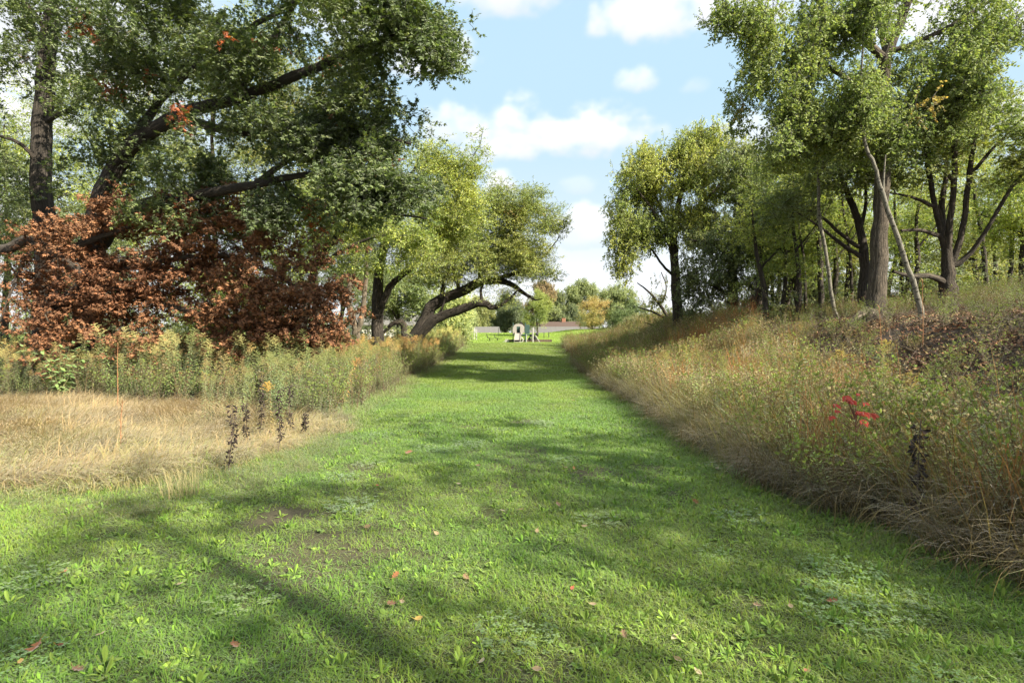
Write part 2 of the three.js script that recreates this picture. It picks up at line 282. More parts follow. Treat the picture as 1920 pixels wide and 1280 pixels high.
// ragged darker turf where the lawn meets the meadow
// ---------------------------------------------------------------- trees: limbs are laid out, then twigs grow towards points spread through the crown
function smooth(points, step) {
  const curve = new THREE.CatmullRomCurve3(points.map((p) => new THREE.Vector3(p[0], p[1], p[2])), false, 'centripetal');
  const n = Math.max(2, Math.round(curve.getLength() / step)), out = [];
  for (let k = 0; k <= n; k++) { const t = k / n, v = curve.getPoint(t), u = t * (points.length - 1), i = Math.min(points.length - 2, Math.floor(u)); out.push([v.x, v.y, v.z, mix(points[i][3], points[i + 1][3], u - i)]); }
  return out;
}
function skeleton(spec) {
  const R = rng(spec.seed), P = [], par = [], rad = [], dir = [], step = spec.step ?? 0.45;
  const add = (p, parent, r) => { P.push([p[0], p[1], p[2]]); par.push(parent); rad.push(r); dir.push(parent < 0 ? [0, 1, 0] : unit(sub(p, P[parent]))); return P.length - 1; };
  const nearest = (p) => { let best = -1, bd = 1e9; for (let k = 0; k < P.length; k++) { const q = dist(p, P[k]); if (q < bd) { bd = q; best = k; } } return best; };
  spec.limbs.forEach((limb, li) => {
    const pts = smooth(limb, step * 0.7); let parent = P.length ? nearest(pts[0]) : -1;
    pts.forEach((p, k) => {
      if (k === 0 && parent >= 0) return;
      const j = k && k < pts.length - 1 ? Math.min(p[3] * 0.35, 0.05) + 0.012 : 0;
      parent = add([p[0] + (R() - 0.5) * j, p[1] + (R() - 0.5) * j, p[2] + (R() - 0.5) * j], parent, p[3]);
    });
  });
  const limbs = P.length, targets = [];
  for (const b of spec.blobs) {
    for (let k = 0, tries = 0; k < b.n && tries < b.n * 12; tries++) {
      const v = unit([R() - 0.5, R() - 0.5, R() - 0.5]), q = Math.pow(R(), 0.42) * (0.62 + 0.72 * noise(v[0] * 2.4 + spec.seed * 3.1, v[1] * 2.4 + 5, v[2] * 2.4 + b.c[0]));
      const p = [b.c[0] + v[0] * q * b.r[0], b.c[1] + v[1] * q * b.r[1], b.c[2] + v[2] * q * b.r[2]];
      if (noise(p[0] * 0.75 + spec.seed, p[1] * 0.9, p[2] * 0.75) < (b.gap ?? spec.gap ?? 0.45)) continue;
      k++; targets.push({ p, b });
    }
  }
  targets.forEach((t) => { t.d = 1e9; for (let k = 0; k < limbs; k++) t.d = Math.min(t.d, dist(t.p, P[k])); });
  targets.sort((a, b) => a.d - b.d);
  const tips = [];
  for (const t of targets) {
    let best = 0, bd = 1e9;
    const skip = rad.length;
    for (let k = 0; k < skip; k++) {
      const e = sub(t.p, P[k]), l = Math.hypot(e[0], e[1], e[2]);
      if (l > bd) continue;
      const turn = dot(e, dir[k]) / (l || 1), c = l * (1 + 0.45 * (1 - turn)) + (rad[k] > 0.12 ? 0.25 : 0) + (k === 0 ? 50 : 0);
      if (c < bd) { bd = c; best = k; }
    }
    const a = P[best], l = dist(a, t.p), n = Math.max(1, Math.round(l / step)), da = dir[best], m = [a[0] + da[0] * l * 0.4, a[1] + da[1] * l * 0.4 + l * (spec.lift ?? 0.05), a[2] + da[2] * l * 0.4];
    let parent = best;
    for (let k = 1; k <= n; k++) {
      const u = k / n, w = 1 - u, j = k < n ? 0.09 * step * 2 : 0;
      parent = add([a[0] * w * w + 2 * m[0] * u * w + t.p[0] * u * u + (R() - 0.5) * j, a[1] * w * w + 2 * m[1] * u * w + t.p[1] * u * u + (R() - 0.5) * j, a[2] * w * w + 2 * m[2] * u * w + t.p[2] * u * u + (R() - 0.5) * j], parent, 0);
    }
    tips.push({ at: parent, from: best, b: t.b });
  }
  // girth from the tips down
  const pipe = new Float64Array(P.length), kids = P.map(() => []);
  for (let k = P.length - 1; k >= 0; k--) { if (!kids[k].length) pipe[k] = Math.pow(spec.twig ?? 0.007, 2.3); if (par[k] >= 0) { pipe[par[k]] += pipe[k]; kids[par[k]].push(k); } }
  for (let k = 0; k < P.length; k++) { const own = Math.pow(pipe[k], 1 / 2.3); rad[k] = rad[k] > 0 ? rad[k] : Math.min(own, par[k] >= 0 ? rad[par[k]] * 0.85 : own); }
  return { P, par, rad, kids, tips, limbs, dir };
}
function woodTubes(sk, base, lo, hi) {
  const b = new GB(); b.n = []; b.uv = [];
  const heads = [[0, -1]];
  while (heads.length) {
    const [head, from] = heads.pop(); let chain = from >= 0 ? [from] : [], k = head;
    while (k !== undefined) {
      chain.push(k);
      const ks = sk.kids[k].slice().sort((p, q) => sk.rad[q] - sk.rad[p] || p - q);
      for (let j = 1; j < ks.length; j++) heads.push([ks[j], k]);
      k = ks[0];
    }
    const r0 = sk.rad[head];
    if (r0 < lo || r0 >= hi) continue;
    const sides = r0 > 0.14 ? 14 : r0 > 0.05 ? 8 : r0 > 0.02 ? 5 : 3, wraps = Math.max(1, Math.round(2 * Math.PI * r0 / 0.7));
    let n = null, len = 0, prev = null;
    chain.forEach((id, i) => {
      const p = sk.P[id], q = sk.P[chain[Math.min(i + 1, chain.length - 1)]], o = sk.P[chain[Math.max(i - 1, 0)]], d = unit(sub(q, o));
      const r = i === 0 && from >= 0 ? Math.min(sk.rad[id], r0 * 1.05) : sk.rad[id];
      if (!n) n = unit(cross(d, Math.abs(d[1]) > 0.9 ? [1, 0, 0] : [0, 1, 0])); else { const f = dot(n, d); n = unit([n[0] - d[0] * f, n[1] - d[1] * f, n[2] - d[2] * f]); }
      const m = cross(d, n); if (i) len += dist(p, o);
      const ring = [];
      for (let s = 0; s <= sides; s++) {
        const a = s / sides * 2 * Math.PI, c = Math.cos(a), e = Math.sin(a), v = [n[0] * c + m[0] * e, n[1] * c + m[1] * e, n[2] * c + m[2] * e];
        const w = r > 0.05 ? r * (1 + 0.16 * (noise((s % sides) * 0.9 + head, len * 0.9) - 0.5)) : r;
        ring.push(b.v(p[0] + v[0] * w - base[0], p[1] + v[1] * w - base[1], p[2] + v[2] * w - base[2], [1, 1, 1])); b.n.push(v[0], v[1], v[2]); b.uv.push(s / sides * wraps, len / 1.1);
      }
      if (prev) for (let s = 0; s < sides; s++) { b.tri(prev[s], prev[s + 1], ring[s + 1]); b.tri(prev[s], ring[s + 1], ring[s]); }
      prev = ring;
    });
  }
  return b.i.length ? b.build() : null;
}
// sprays of leaves on short twigs
function spray(seed, n, spread, len, ratio, kind, tones, flat = 0.55) {
  const R = rng(seed), b = new GB();
  const arms = Math.max(3, Math.round(n / 9));
  for (let a = 0; a < arms; a++) {
    const d = unit([R() - 0.5, (R() - 0.42) * 0.9, R() - 0.5]), L = spread * (0.55 + 0.5 * R()), g = [R() - 0.5, R() - 0.5, R() - 0.5];
    if (kind !== 'far') b.stem([[0, 0, 0], [d[0] * L * 0.5 + g[0] * 0.08, d[1] * L * 0.5 + g[1] * 0.08, d[2] * L * 0.5 + g[2] * 0.08], [d[0] * L, d[1] * L, d[2] * L]], 0.006, 0.003, [0.06, 0.05, 0.035]);
    const per = Math.ceil(n / arms);
    for (let k = 0; k < per; k++) {
      const t = 0.3 + 0.75 * (k + R()) / per, p = [d[0] * L * t + (R() - 0.5) * len * 0.9, d[1] * L * t + (R() - 0.5) * len * 0.9, d[2] * L * t + (R() - 0.5) * len * 0.9];
      const v = unit([d[0] * 0.5 + R() - 0.5, (R() - 0.6) * flat * 1.4, d[2] * 0.5 + R() - 0.5]);
      let s = unit(cross(v, [(R() - 0.5) * 1.2, 1, (R() - 0.5) * 1.2])); const col = vary(tones[Math.floor(R() * tones.length)], R, 0.28), l = len * (0.7 + 0.6 * R());
      if (kind === 'lobed') { for (const q of [-0.75, 0, 0.75]) { const c = Math.cos(q), e = Math.sin(q), w = unit([v[0] * c + s[0] * e, v[1] * c + s[1] * e, v[2] * c + s[2] * e]), z = unit([s[0] * c - v[0] * e, s[1] * c - v[1] * e, s[2] * c - v[2] * e]); b.leaf(p, w, z, l * (q ? 0.78 : 1), l * 0.34, col, 0.2, 0.12, true); } }
      else b.leaf(p, v, s, l, l * ratio, col, 0.22, 0.15, true);
    }
  }
  return b.build();
}
const W1 = [1, 1, 1], W2 = [1.18, 1.1, 0.9], W3 = [0.82, 0.9, 0.95];
const S = {
  oak: spray(51, 26, 0.36, 0.082, 0, 'lobed', [W1, W2, W3]), round: spray(52, 38, 0.42, 0.072, 0.85, 'leaf', [W1, W2, W3]), slim: spray(53, 42, 0.46, 0.09, 0.48, 'leaf', [W1, W2, W3]),
  maple: spray(54, 26, 0.45, 0.09, 0, 'lobed', [W1, W2, W3]), wide: spray(55, 44, 0.62, 0.12, 0.7, 'far', [W1, W2, W3]), far: spray(56, 60, 1.0, 0.26, 0.7, 'far', [W1, W2, W3]), russet: spray(57, 20, 0.24, 0.095, 0, 'lobed', [W1, [1.3, 1.2, 1.1], [0.7, 0.68, 0.7]], 1.1),
};
// blob: an ellipsoid of crown seen at (px, py), d metres off, half sizes in photograph pixels, half depth in metres
const blob = (px, py, d, rx, ry, rz, n, more = {}) => ({ c: at(px, py, d), r: [rx / LENS * d, ry / LENS * d, rz], n, ...more });
function tree(name, label, category, spec) {
  const limbs = spec.limbs.map((l) => l.map((p) => (spec.world ? p : at(p[0], p[1], p[2], p[3]))));
  const foot = limbs[0][0], limbs2 = [[[foot[0], foot[1] - 0.9, foot[2], foot[3] * 1.12], ...limbs[0]], ...limbs.slice(1)];
  const sk = skeleton({ ...spec, limbs: limbs2 }), R = rng(spec.seed + 500);
  const base = [limbs[0][0][0], Math.min(limbs[0][0][1], 99), limbs[0][0][2]];
  const t = thing(name, label, category, base, 0, spec.group);
  const cut = spec.cut ?? 0.06, trunk = woodTubes(sk, base, cut, 9), branches = woodTubes(sk, base, spec.finest ?? 0, cut);
  if (trunk) part('trunk', trunk, spec.bark ?? M.darkBark, t);
  if (branches) part('branches', branches, spec.bark2 ?? spec.bark ?? M.darkBark, t).userData.kind = 'stuff';
  const places = [], per = spec.per ?? 3, spread = spec.spread ?? 0.35;
  for (const tip of sk.tips) {
    const p = sk.P[tip.at], q = sk.P[sk.par[tip.at]], col = tip.b.colors ?? spec.colors;
    for (let k = 0; k < (tip.b.per ?? per); k++) {
      const u = k ? R() : 0, j = k ? spread : 0.05, c = [mix(p[0], q[0], u) + (R() - 0.5) * 2 * j, mix(p[1], q[1], u) + (R() - 0.5) * 1.6 * j, mix(p[2], q[2], u) + (R() - 0.5) * 2 * j];
      const n = clamp(fbm(c[0] * 0.5 + spec.seed, c[1] * 0.6, c[2] * 0.5, 3) * 2.2 - 0.6);
      let tone = mix3(col[0], col[1], n).map((v) => v * (spec.bright ?? 1.4)); const acc = spec.accent; if (acc && noise(c[0] * 1.1 + 31, c[1] * 1.1, c[2] * 1.1 + spec.seed) > acc.over && R() < 0.8) tone = vary(acc.color, R, 0.3);
      const m = 0.85 + 0.3 * R();
      places.push({ x: c[0] - base[0], y: c[1] - base[1], z: c[2] - base[2], turn: R() * 6.283, tx: (R() - 0.5) * 0.9, tz: (R() - 0.5) * 0.9, s: (spec.size ?? 1) * (0.7 + 0.6 * R()), c: [tone[0] * m, tone[1] * m, tone[2] * m] });
    }
  }
  if (places.length) scatter('crown', '', '', S[spec.leaf], spec.leafMat ?? M.leaf, places, t);
  return t;
}
// a plain upright tree given by its foot (pixel column, distance), crown centre and half sizes in pixels
function woodlandTree(name, label, category, px, d, crownY, rx, ry, spec) {
  const R = rng(spec.seed), f = on(px, d, 0.15), r = spec.girth ?? 0.14, foot = [f[0], f[1], f[2], r * 1.25], k = d / LENS, top = EYE - (crownY - 640) * k;
  const lean = spec.lean ?? 0, X = (t) => f[0] + lean * t * k + Math.sin(t * 5 + spec.seed) * 0.12, Y = (t) => mix(f[1], top, t), limbs = [[foot, [X(0.3), Y(0.3), f[2], r], [X(0.65), Y(0.65), f[2], r * 0.8], [X(1), Y(1), f[2], r * 0.5], [X(1.2), top + ry * k * 0.5, f[2], r * 0.2]]];
  for (let q = 0; q < (spec.forks ?? 4); q++) { const t = 0.45 + 0.14 * q, a = q * 2.4 + R() * 2, l = rx * k * (0.55 + 0.3 * R()); limbs.push([[X(t), Y(t), f[2], r * 0.5], [X(t) + Math.cos(a) * l * 0.5, Y(t) + l * 0.45, f[2] + Math.sin(a) * l * 0.5, r * 0.36], [X(t) + Math.cos(a) * l, Y(t) + l * 0.8, f[2] + Math.sin(a) * l, r * 0.16]]); }
  const c = [f[0] + lean * k, top, f[2]];
  const blobs = [{ c, r: [rx * k, ry * k, rx * k * 0.9], n: spec.n ?? 320, gap: spec.gap }];
  for (const s of spec.skirts ?? []) blobs.push(blob(s[0], s[1], d, s[2], s[3], s[2] * k * 0.8, s[4], { gap: spec.gap }));
  return tree(name, label, category, { ...spec, world: true, limbs, blobs });
}
const OAK = [[0.048, 0.074, 0.018], [0.092, 0.122, 0.026]], LIME = [[0.12, 0.165, 0.025], [0.22, 0.25, 0.045]], MID = [[0.07, 0.10, 0.028], [0.13, 0.155, 0.04]], POPLAR = [[0.095, 0.135, 0.032], [0.17, 0.20, 0.045]], GOLDISH = [[0.14, 0.15, 0.035], [0.22, 0.21, 0.05]], OLIVEY = [[0.11, 0.12, 0.035], [0.20, 0.175, 0.055]];

// ---- left of the path
tree('oak_tree', 'tall straight dark oak trunk rising out of frame behind the russet branches', 'tree', { seed: 1, bark: M.darkBark, leaf: 'oak', colors: OAK, accent: { over: 0.88, color: [0.30, 0.09, 0.02] },
  limbs: [[[78, 738, 19, 0.46], [86, 600, 19, 0.37], [84, 450, 19, 0.33], [77, 300, 19, 0.30], [84, 150, 19, 0.27], [96, 0, 19, 0.22], [105, -150, 19, 0.15], [112, -300, 19, 0.07]],
    [[84, 225, 19, 0.1], [130, 205, 18.5, 0.07], [160, 180, 18.2, 0.05], [230, 165, 18, 0.03]], [[80, 320, 19, 0.09], [40, 270, 18.5, 0.06], [-20, 250, 18, 0.04]], [[90, 60, 19, 0.11], [20, -20, 18.6, 0.07], [-60, -60, 18, 0.04]], [[97, 0, 19, 0.11], [180, -80, 18.5, 0.07], [270, -110, 18, 0.04]]],
  blobs: [blob(40, 60, 19, 150, 130, 3, 145), blob(100, -170, 19, 230, 150, 4, 179), blob(-60, 240, 18.6, 110, 140, 2.6, 90), blob(190, 60, 18.6, 110, 90, 2.2, 82), blob(20, 330, 18.8, 90, 70, 2, 41), blob(170, 190, 18, 80, 40, 1.5, 28)] });
tree('oak_tree', 'large spreading dark green oak with a thick limb leaning towards the path', 'tree', { seed: 2, bark: M.darkBark, leaf: 'oak', colors: OAK, accent: { over: 0.88, color: [0.34, 0.085, 0.02] }, lift: 0.02,
  limbs: [[[150, 740, 18, 0.48], [163, 600, 18, 0.38], [172, 480, 18, 0.35], [186, 380, 17.5, 0.28], [240, 280, 17, 0.23], [340, 215, 16, 0.19], [440, 186, 15, 0.13], [560, 140, 14, 0.12], [690, 85, 13.2, 0.07], [810, 45, 12.6, 0.03]],
    [[174, 470, 18, 0.25], [240, 398, 17.2, 0.22], [340, 372, 16, 0.15], [480, 345, 15, 0.105], [620, 326, 14.2, 0.06], [760, 360, 13.6, 0.03]], [[245, 276, 17, 0.17], [300, 190, 17, 0.10], [410, 90, 16, 0.075], [540, 10, 15, 0.06], [640, -60, 14.4, 0.03]],
    [[330, 220, 16, 0.13], [470, 250, 15.2, 0.1], [620, 232, 14.4, 0.07], [770, 270, 13.8, 0.03]], [[440, 186, 15, 0.11], [520, 60, 14.6, 0.08], [600, -70, 14.2, 0.05], [690, -160, 14, 0.03]], [[620, 326, 14.2, 0.06], [700, 390, 13.8, 0.04], [800, 410, 13.4, 0.02]], [[480, 345, 15, 0.09], [540, 300, 14.6, 0.07], [590, 275, 14.3, 0.04]]],
  blobs: [blob(330, 50, 15.6, 170, 100, 2.2, 140), blob(300, 250, 16.8, 130, 50, 1, 30), blob(200, 320, 17.8, 110, 60, 1, 50), blob(520, 110, 14.6, 210, 130, 2.6, 307), blob(740, 60, 13, 130, 85, 1.8, 177), blob(640, 250, 14.2, 170, 80, 2, 242), blob(710, 370, 13.8, 130, 55, 1.6, 177), blob(430, 310, 15.8, 150, 55, 2, 140), blob(270, 130, 16.6, 130, 90, 2, 121), blob(520, -90, 14.5, 260, 110, 3, 205), blob(330, 420, 16, 120, 40, 1.4, 65), blob(820, 85, 12.6, 60, 60, 1, 46), blob(540, 400, 14.8, 90, 40, 1.4, 56)] });
tree('fallen_oak_limb', 'broken oak limb with dead russet brown leaves hanging to the ground', 'fallen limb', { seed: 3, bark: M.deadBark, leaf: 'russet', leafMat: M.dry, colors: [[0.125, 0.055, 0.026], [0.19, 0.093, 0.045]], per: 3, spread: 0.2, size: 0.8, gap: 0.26, bark2: M.paleBark, lift: 0.06, cut: 0.05,
  limbs: [[[-60, 480, 17.4, 0.15], [0, 470, 17, 0.15], [52, 452, 16.8, 0.14], [104, 476, 16.6, 0.13], [170, 520, 16.5, 0.13], [280, 560, 16.4, 0.1], [420, 600, 16.2, 0.07], [610, 640, 16, 0.03]], [[104, 476, 16.6, 0.12], [200, 440, 16.4, 0.07], [330, 400, 16.2, 0.045], [480, 378, 16, 0.02]], [[170, 520, 16.5, 0.08], [300, 490, 16.2, 0.06], [440, 480, 16, 0.04], [560, 540, 15.9, 0.02]],
    [[85, 598, 16, 0.12], [105, 572, 16, 0.11], [135, 556, 16.1, 0.1], [165, 560, 16.3, 0.06]], [[120, 490, 16.6, 0.08], [180, 420, 16.5, 0.05], [250, 355, 16.4, 0.02]], [[60, 460, 16.8, 0.06], [30, 520, 16.6, 0.04], [0, 600, 16.4, 0.02]]],
  blobs: [blob(310, 535, 16.3, 350, 185, 1.3, 1150), blob(330, 440, 16.3, 210, 110, 1.1, 220), blob(560, 595, 15.9, 120, 80, 1, 230), blob(60, 560, 16.6, 110, 110, 1.1, 90), blob(180, 440, 16.5, 110, 70, 0.9, 60), blob(470, 410, 16.1, 50, 60, 0.6, 34)] });
tree('mulberry_tree', 'mid green tree with crooked dark branches just beyond the russet limb', 'tree', { seed: 4, bark: M.darkBark, leaf: 'slim', colors: LIME, per: 3, spread: 0.5,
  limbs: [[[570, 720, 23, 0.22], [563, 640, 23, 0.19], [575, 570, 23, 0.17], [592, 500, 23, 0.14], [642, 432, 22.5, 0.1], [700, 388, 22, 0.06], [770, 350, 21.5, 0.03]], [[566, 560, 23, 0.1], [530, 515, 22.5, 0.08], [495, 440, 22, 0.05], [470, 380, 22, 0.03]], [[592, 503, 23, 0.1], [640, 470, 22.5, 0.08], [720, 440, 22, 0.05], [800, 455, 21.6, 0.03]], [[575, 560, 23, 0.08], [560, 480, 23.4, 0.07], [580, 390, 23.6, 0.05], [610, 320, 23.6, 0.03]]],
  blobs: [blob(600, 390, 23, 150, 85, 2.6, 169), blob(740, 420, 22, 110, 75, 2.2, 124), blob(470, 430, 22.4, 90, 80, 2, 84), blob(540, 500, 23, 100, 45, 2, 52), blob(690, 490, 22, 80, 30, 1.5, 29)] });
tree('lime_green_tree', 'yellow green tree with a dark upright trunk and one forking limb behind the oak', 'tree', { seed: 5, bark: M.darkBark, leaf: 'slim', colors: [[0.135, 0.175, 0.025], [0.24, 0.265, 0.05]], per: 3, spread: 0.55,
  limbs: [[[712, 690, 29, 0.34], [707, 580, 29, 0.29], [712, 500, 29, 0.23], [723, 445, 29, 0.17], [745, 380, 28.6, 0.12], [780, 310, 28.3, 0.06], [800, 270, 28, 0.03]], [[708, 590, 29, 0.2], [734, 533, 28.8, 0.17], [770, 503, 28.5, 0.13], [825, 440, 28, 0.09], [870, 370, 28, 0.05], [890, 320, 28, 0.03]], [[723, 445, 29, 0.12], [690, 380, 28.6, 0.08], [680, 320, 28.4, 0.04]], [[880, 345, 28, 0.03], [884, 300, 28, 0.025], [900, 270, 28, 0.018], [905, 245, 28, 0.012]]],
  blobs: [blob(770, 330, 28, 110, 65, 3, 234), blob(860, 340, 28, 60, 65, 2.4, 134), blob(720, 410, 28, 120, 60, 3, 190), blob(840, 425, 27.6, 85, 65, 2.6, 170), blob(895, 268, 28, 24, 30, 0.6, 10, { per: 1 }), blob(800, 480, 28, 60, 40, 2, 54)] });
tree('twin_stemmed_tree', 'pale barked tree with two slim stems joined low at the end of the russet leaves', 'tree', { seed: 6, bark: M.paleBark, bark2: M.brownBark, leaf: 'slim', colors: MID, per: 3, spread: 0.5,
  limbs: [[[668, 690, 27, 0.2], [668, 622, 27, 0.19], [664, 606, 27, 0.15], [652, 562, 27, 0.14], [668, 485, 27, 0.12], [672, 420, 27, 0.1], [680, 350, 27, 0.05]], [[669, 625, 27, 0.14], [676, 600, 26.9, 0.13], [684, 545, 26.8, 0.11], [690, 450, 26.6, 0.09], [705, 380, 26.4, 0.05]]], blobs: [blob(670, 400, 27, 90, 80, 2.4, 160), blob(640, 470, 27, 60, 40, 2, 40)] });
tree('leaning_tree', 'leaning dark trunked tree whose two heavy limbs reach out over the path end', 'tree', { seed: 7, bark: M.darkBark, leaf: 'slim', colors: [[0.13, 0.165, 0.03], [0.22, 0.235, 0.052]], per: 3, spread: 0.55, lift: 0.10, accent: { over: 0.92, color: [0.26, 0.19, 0.05] },
  limbs: [[[762, 662, 34, 0.52], [778, 634, 34, 0.46], [795, 605, 34, 0.40], [812, 570, 34, 0.34], [862, 548, 34, 0.30], [908, 526, 34, 0.25], [955, 532, 34, 0.17], [988, 553, 34, 0.10], [1005, 562, 34, 0.05], [1018, 560, 34, 0.015]], [[778, 634, 34, 0.34], [815, 600, 33.6, 0.29], [862, 580, 33.3, 0.26], [905, 568, 33, 0.22], [925, 577, 33, 0.15], [945, 568, 33, 0.1], [975, 540, 33, 0.05]],
    [[900, 528, 34, 0.17], [905, 490, 34, 0.13], [940, 450, 34, 0.1], [975, 410, 34, 0.06], [990, 370, 34, 0.03]], [[862, 548, 34, 0.14], [850, 500, 34.4, 0.11], [840, 440, 34.6, 0.08], [850, 390, 34.6, 0.04]], [[925, 522, 34, 0.14], [975, 510, 33.8, 0.1], [1020, 480, 33.6, 0.06], [1045, 450, 33.4, 0.03]], [[905, 568, 33, 0.1], [902, 540, 33, 0.07], [915, 520, 33, 0.05]], [[828, 560, 34, 0.13], [835, 520, 34, 0.1], [870, 470, 34, 0.07]], [[815, 600, 33.6, 0.08], [832, 570, 33.5, 0.07], [832, 545, 33.5, 0.05]]],
  blobs: [blob(925, 430, 34, 95, 70, 3.2, 356), blob(850, 440, 34.4, 75, 65, 3, 238), blob(995, 435, 34, 55, 75, 2.6, 238), blob(965, 385, 34, 60, 32, 2.4, 130), blob(1010, 500, 33.6, 48, 32, 2, 97), blob(870, 505, 34, 80, 36, 2.6, 151), blob(800, 490, 34.4, 60, 50, 2.4, 108), blob(955, 495, 33.8, 70, 32, 2.2, 119), blob(930, 555, 33, 45, 18, 1, 22), blob(1045, 450, 33.6, 18, 40, 1, 27)] });
tree('broken_stump', 'snapped mossy branch bent over like an elbow beside the leaning trunk', 'stump', { seed: 8, bark: M.brownBark, leaf: 'slim', colors: MID, limbs: [[[758, 665, 33, 0.22], [759, 625, 33, 0.2], [753, 603, 33, 0.19], [742, 604, 33, 0.14], [724, 618, 33, 0.1], [702, 640, 33, 0.06]]], blobs: [blob(756, 606, 33, 10, 14, 0.3, 6)], per: 1, size: 0.5 });
const backLeft = [
  ['yellow green tree far behind the oaks at the left edge of the wood', 10, 30, 330, 190, 190, 61, LIME], ['lime green tree filling the gap between the straight oak and the leaning limb', 210, 34, 300, 180, 170, 62, LIME], ['tall light green tree showing through the big oak crown', 400, 36, 190, 170, 180, 63, [[0.12, 0.15, 0.035], [0.20, 0.22, 0.06]]],
  ['yellowish tree glowing through the oak branches nearer the path', 590, 38, 240, 150, 160, 64, GOLDISH], ['low leafy tree behind the russet limb with bright green leaves', 440, 30, 560, 130, 90, 65, LIME], ['shady green tree behind the straight oak trunk', 120, 27, 480, 130, 120, 66, MID], ['mid green tree behind the twin stemmed trunk', 640, 42, 500, 110, 90, 67, MID],
  ['light green tree seen under the lime green crown beside the leaning trunk', 745, 52, 545, 90, 62, 68, [[0.11, 0.15, 0.04], [0.19, 0.22, 0.07]]], ['pale willowy tree standing just behind the leaning limbs', 838, 56, 590, 48, 48, 69, [[0.17, 0.21, 0.08], [0.27, 0.30, 0.12]]]];
for (const [label, px, d, cy, rx, ry, seed, colors] of backLeft) woodlandTree('woodland_tree', label, 'tree', px, d, cy, rx, ry, { seed, colors, leaf: d > 45 ? 'wide' : 'slim', n: 300, per: 4, spread: 0.7, girth: 0.16, bark: M.brownBark, size: d > 32 ? 1.25 : 1.1, finest: 0.006, skirts: seed < 67 ? [[px + 30, cy + ry * 0.8, rx * 0.8, ry * 0.4, 70]] : [] });

// ---- right of the path
const bigTree = tree('cottonwood_tree', 'tall cottonwood with a thick furrowed grey trunk on the wooded bank', 'tree', { seed: 9, bark: M.greyBark, bark2: M.brownBark, leaf: 'round', colors: POPLAR, per: 4, spread: 0.4, accent: { over: 0.9, color: [0.25, 0.2, 0.05] },
  limbs: [[[1639, 598, 18, 0.42], [1642, 578, 18, 0.336], [1646, 540, 18, 0.277], [1650, 450, 18, 0.235], [1655, 330, 18, 0.21], [1656, 200, 18, 0.185], [1663, 105, 18, 0.168], [1690, 40, 18, 0.126], [1722, -60, 18, 0.084], [1745, -190, 18, 0.042]], [[1660, 110, 18, 0.126], [1605, 65, 17.6, 0.101], [1545, 10, 17.3, 0.0672], [1470, -45, 17, 0.0336]], [[1655, 215, 18, 0.101], [1570, 135, 17.4, 0.0756], [1460, 90, 17, 0.0504], [1365, 55, 16.8, 0.0252]], [[1655, 300, 18, 0.0756], [1570, 260, 17.2, 0.0588], [1480, 230, 17, 0.0336]],
    [[1664, 100, 18, 0.101], [1740, 70, 17.6, 0.0756], [1830, 20, 17.2, 0.0504], [1900, -30, 17, 0.0252]], [[1656, 240, 18, 0.0756], [1730, 190, 17.4, 0.0588], [1830, 160, 17, 0.0336]], [[1663, 110, 18, 0.101], [1640, 0, 18.4, 0.084], [1610, -110, 18.6, 0.0504]], [[1640, 575, 18, 0.185], [1612, 592, 17.8, 0.126], [1588, 606, 17.6, 0.042]], [[1644, 575, 18, 0.185], [1668, 590, 17.8, 0.126], [1694, 604, 17.6, 0.042]], [[1640, 578, 18, 0.185], [1632, 600, 17.5, 0.134], [1626, 616, 17.1, 0.042]]],
  blobs: [blob(1395, 85, 16.9, 62, 62, 1.2, 55), blob(1350, 40, 16.8, 28, 40, 0.7, 13), blob(1470, 170, 17, 90, 70, 1.6, 85), blob(1570, 240, 17.4, 130, 75, 2, 144), blob(1560, 60, 17.4, 110, 80, 2, 99), blob(1720, 160, 17.4, 130, 80, 2, 129), blob(1840, 60, 17.2, 110, 80, 2, 99), blob(1700, 250, 17.6, 110, 40, 2, 34), blob(1690, -90, 18, 240, 110, 3, 139), blob(1480, 255, 17, 60, 60, 1.3, 40), blob(1850, 200, 17.2, 90, 60, 1.6, 59)] });
tree('white_barked_tree', 'slim white barked trunk leaning across the front of the big cottonwood', 'tree', { seed: 10, bark: M.birchBark, leaf: 'round', colors: POPLAR, cut: 0.02, limbs: [[[1729, 600, 16, 0.0892], [1722, 560, 16, 0.0765], [1690, 465, 16, 0.068], [1655, 362, 16, 0.0595], [1640, 310, 16, 0.051], [1624, 272, 16, 0.0467], [1616, 180, 16, 0.034], [1618, 90, 16, 0.0255], [1626, -30, 16, 0.0127]], [[1655, 362, 16, 0.034], [1658, 330, 16, 0.0298], [1661, 290, 16, 0.017]]], blobs: [blob(1610, 200, 16, 50, 70, 0.9, 45), blob(1625, 30, 16, 50, 70, 0.9, 45)], per: 3, spread: 0.3 });
tree('white_barked_tree', 'slim crooked white barked trunk left of the big cottonwood', 'tree', { seed: 11, bark: M.birchBark, leaf: 'round', colors: POPLAR, cut: 0.02, limbs: [[[1572, 606, 20, 0.0765], [1563, 575, 20, 0.068], [1549, 470, 20, 0.0595], [1538, 420, 20, 0.0638], [1536, 340, 20, 0.051], [1530, 250, 20, 0.034], [1520, 160, 20, 0.017]]], blobs: [blob(1525, 240, 20, 60, 70, 1.2, 60)], per: 3, spread: 0.3 });
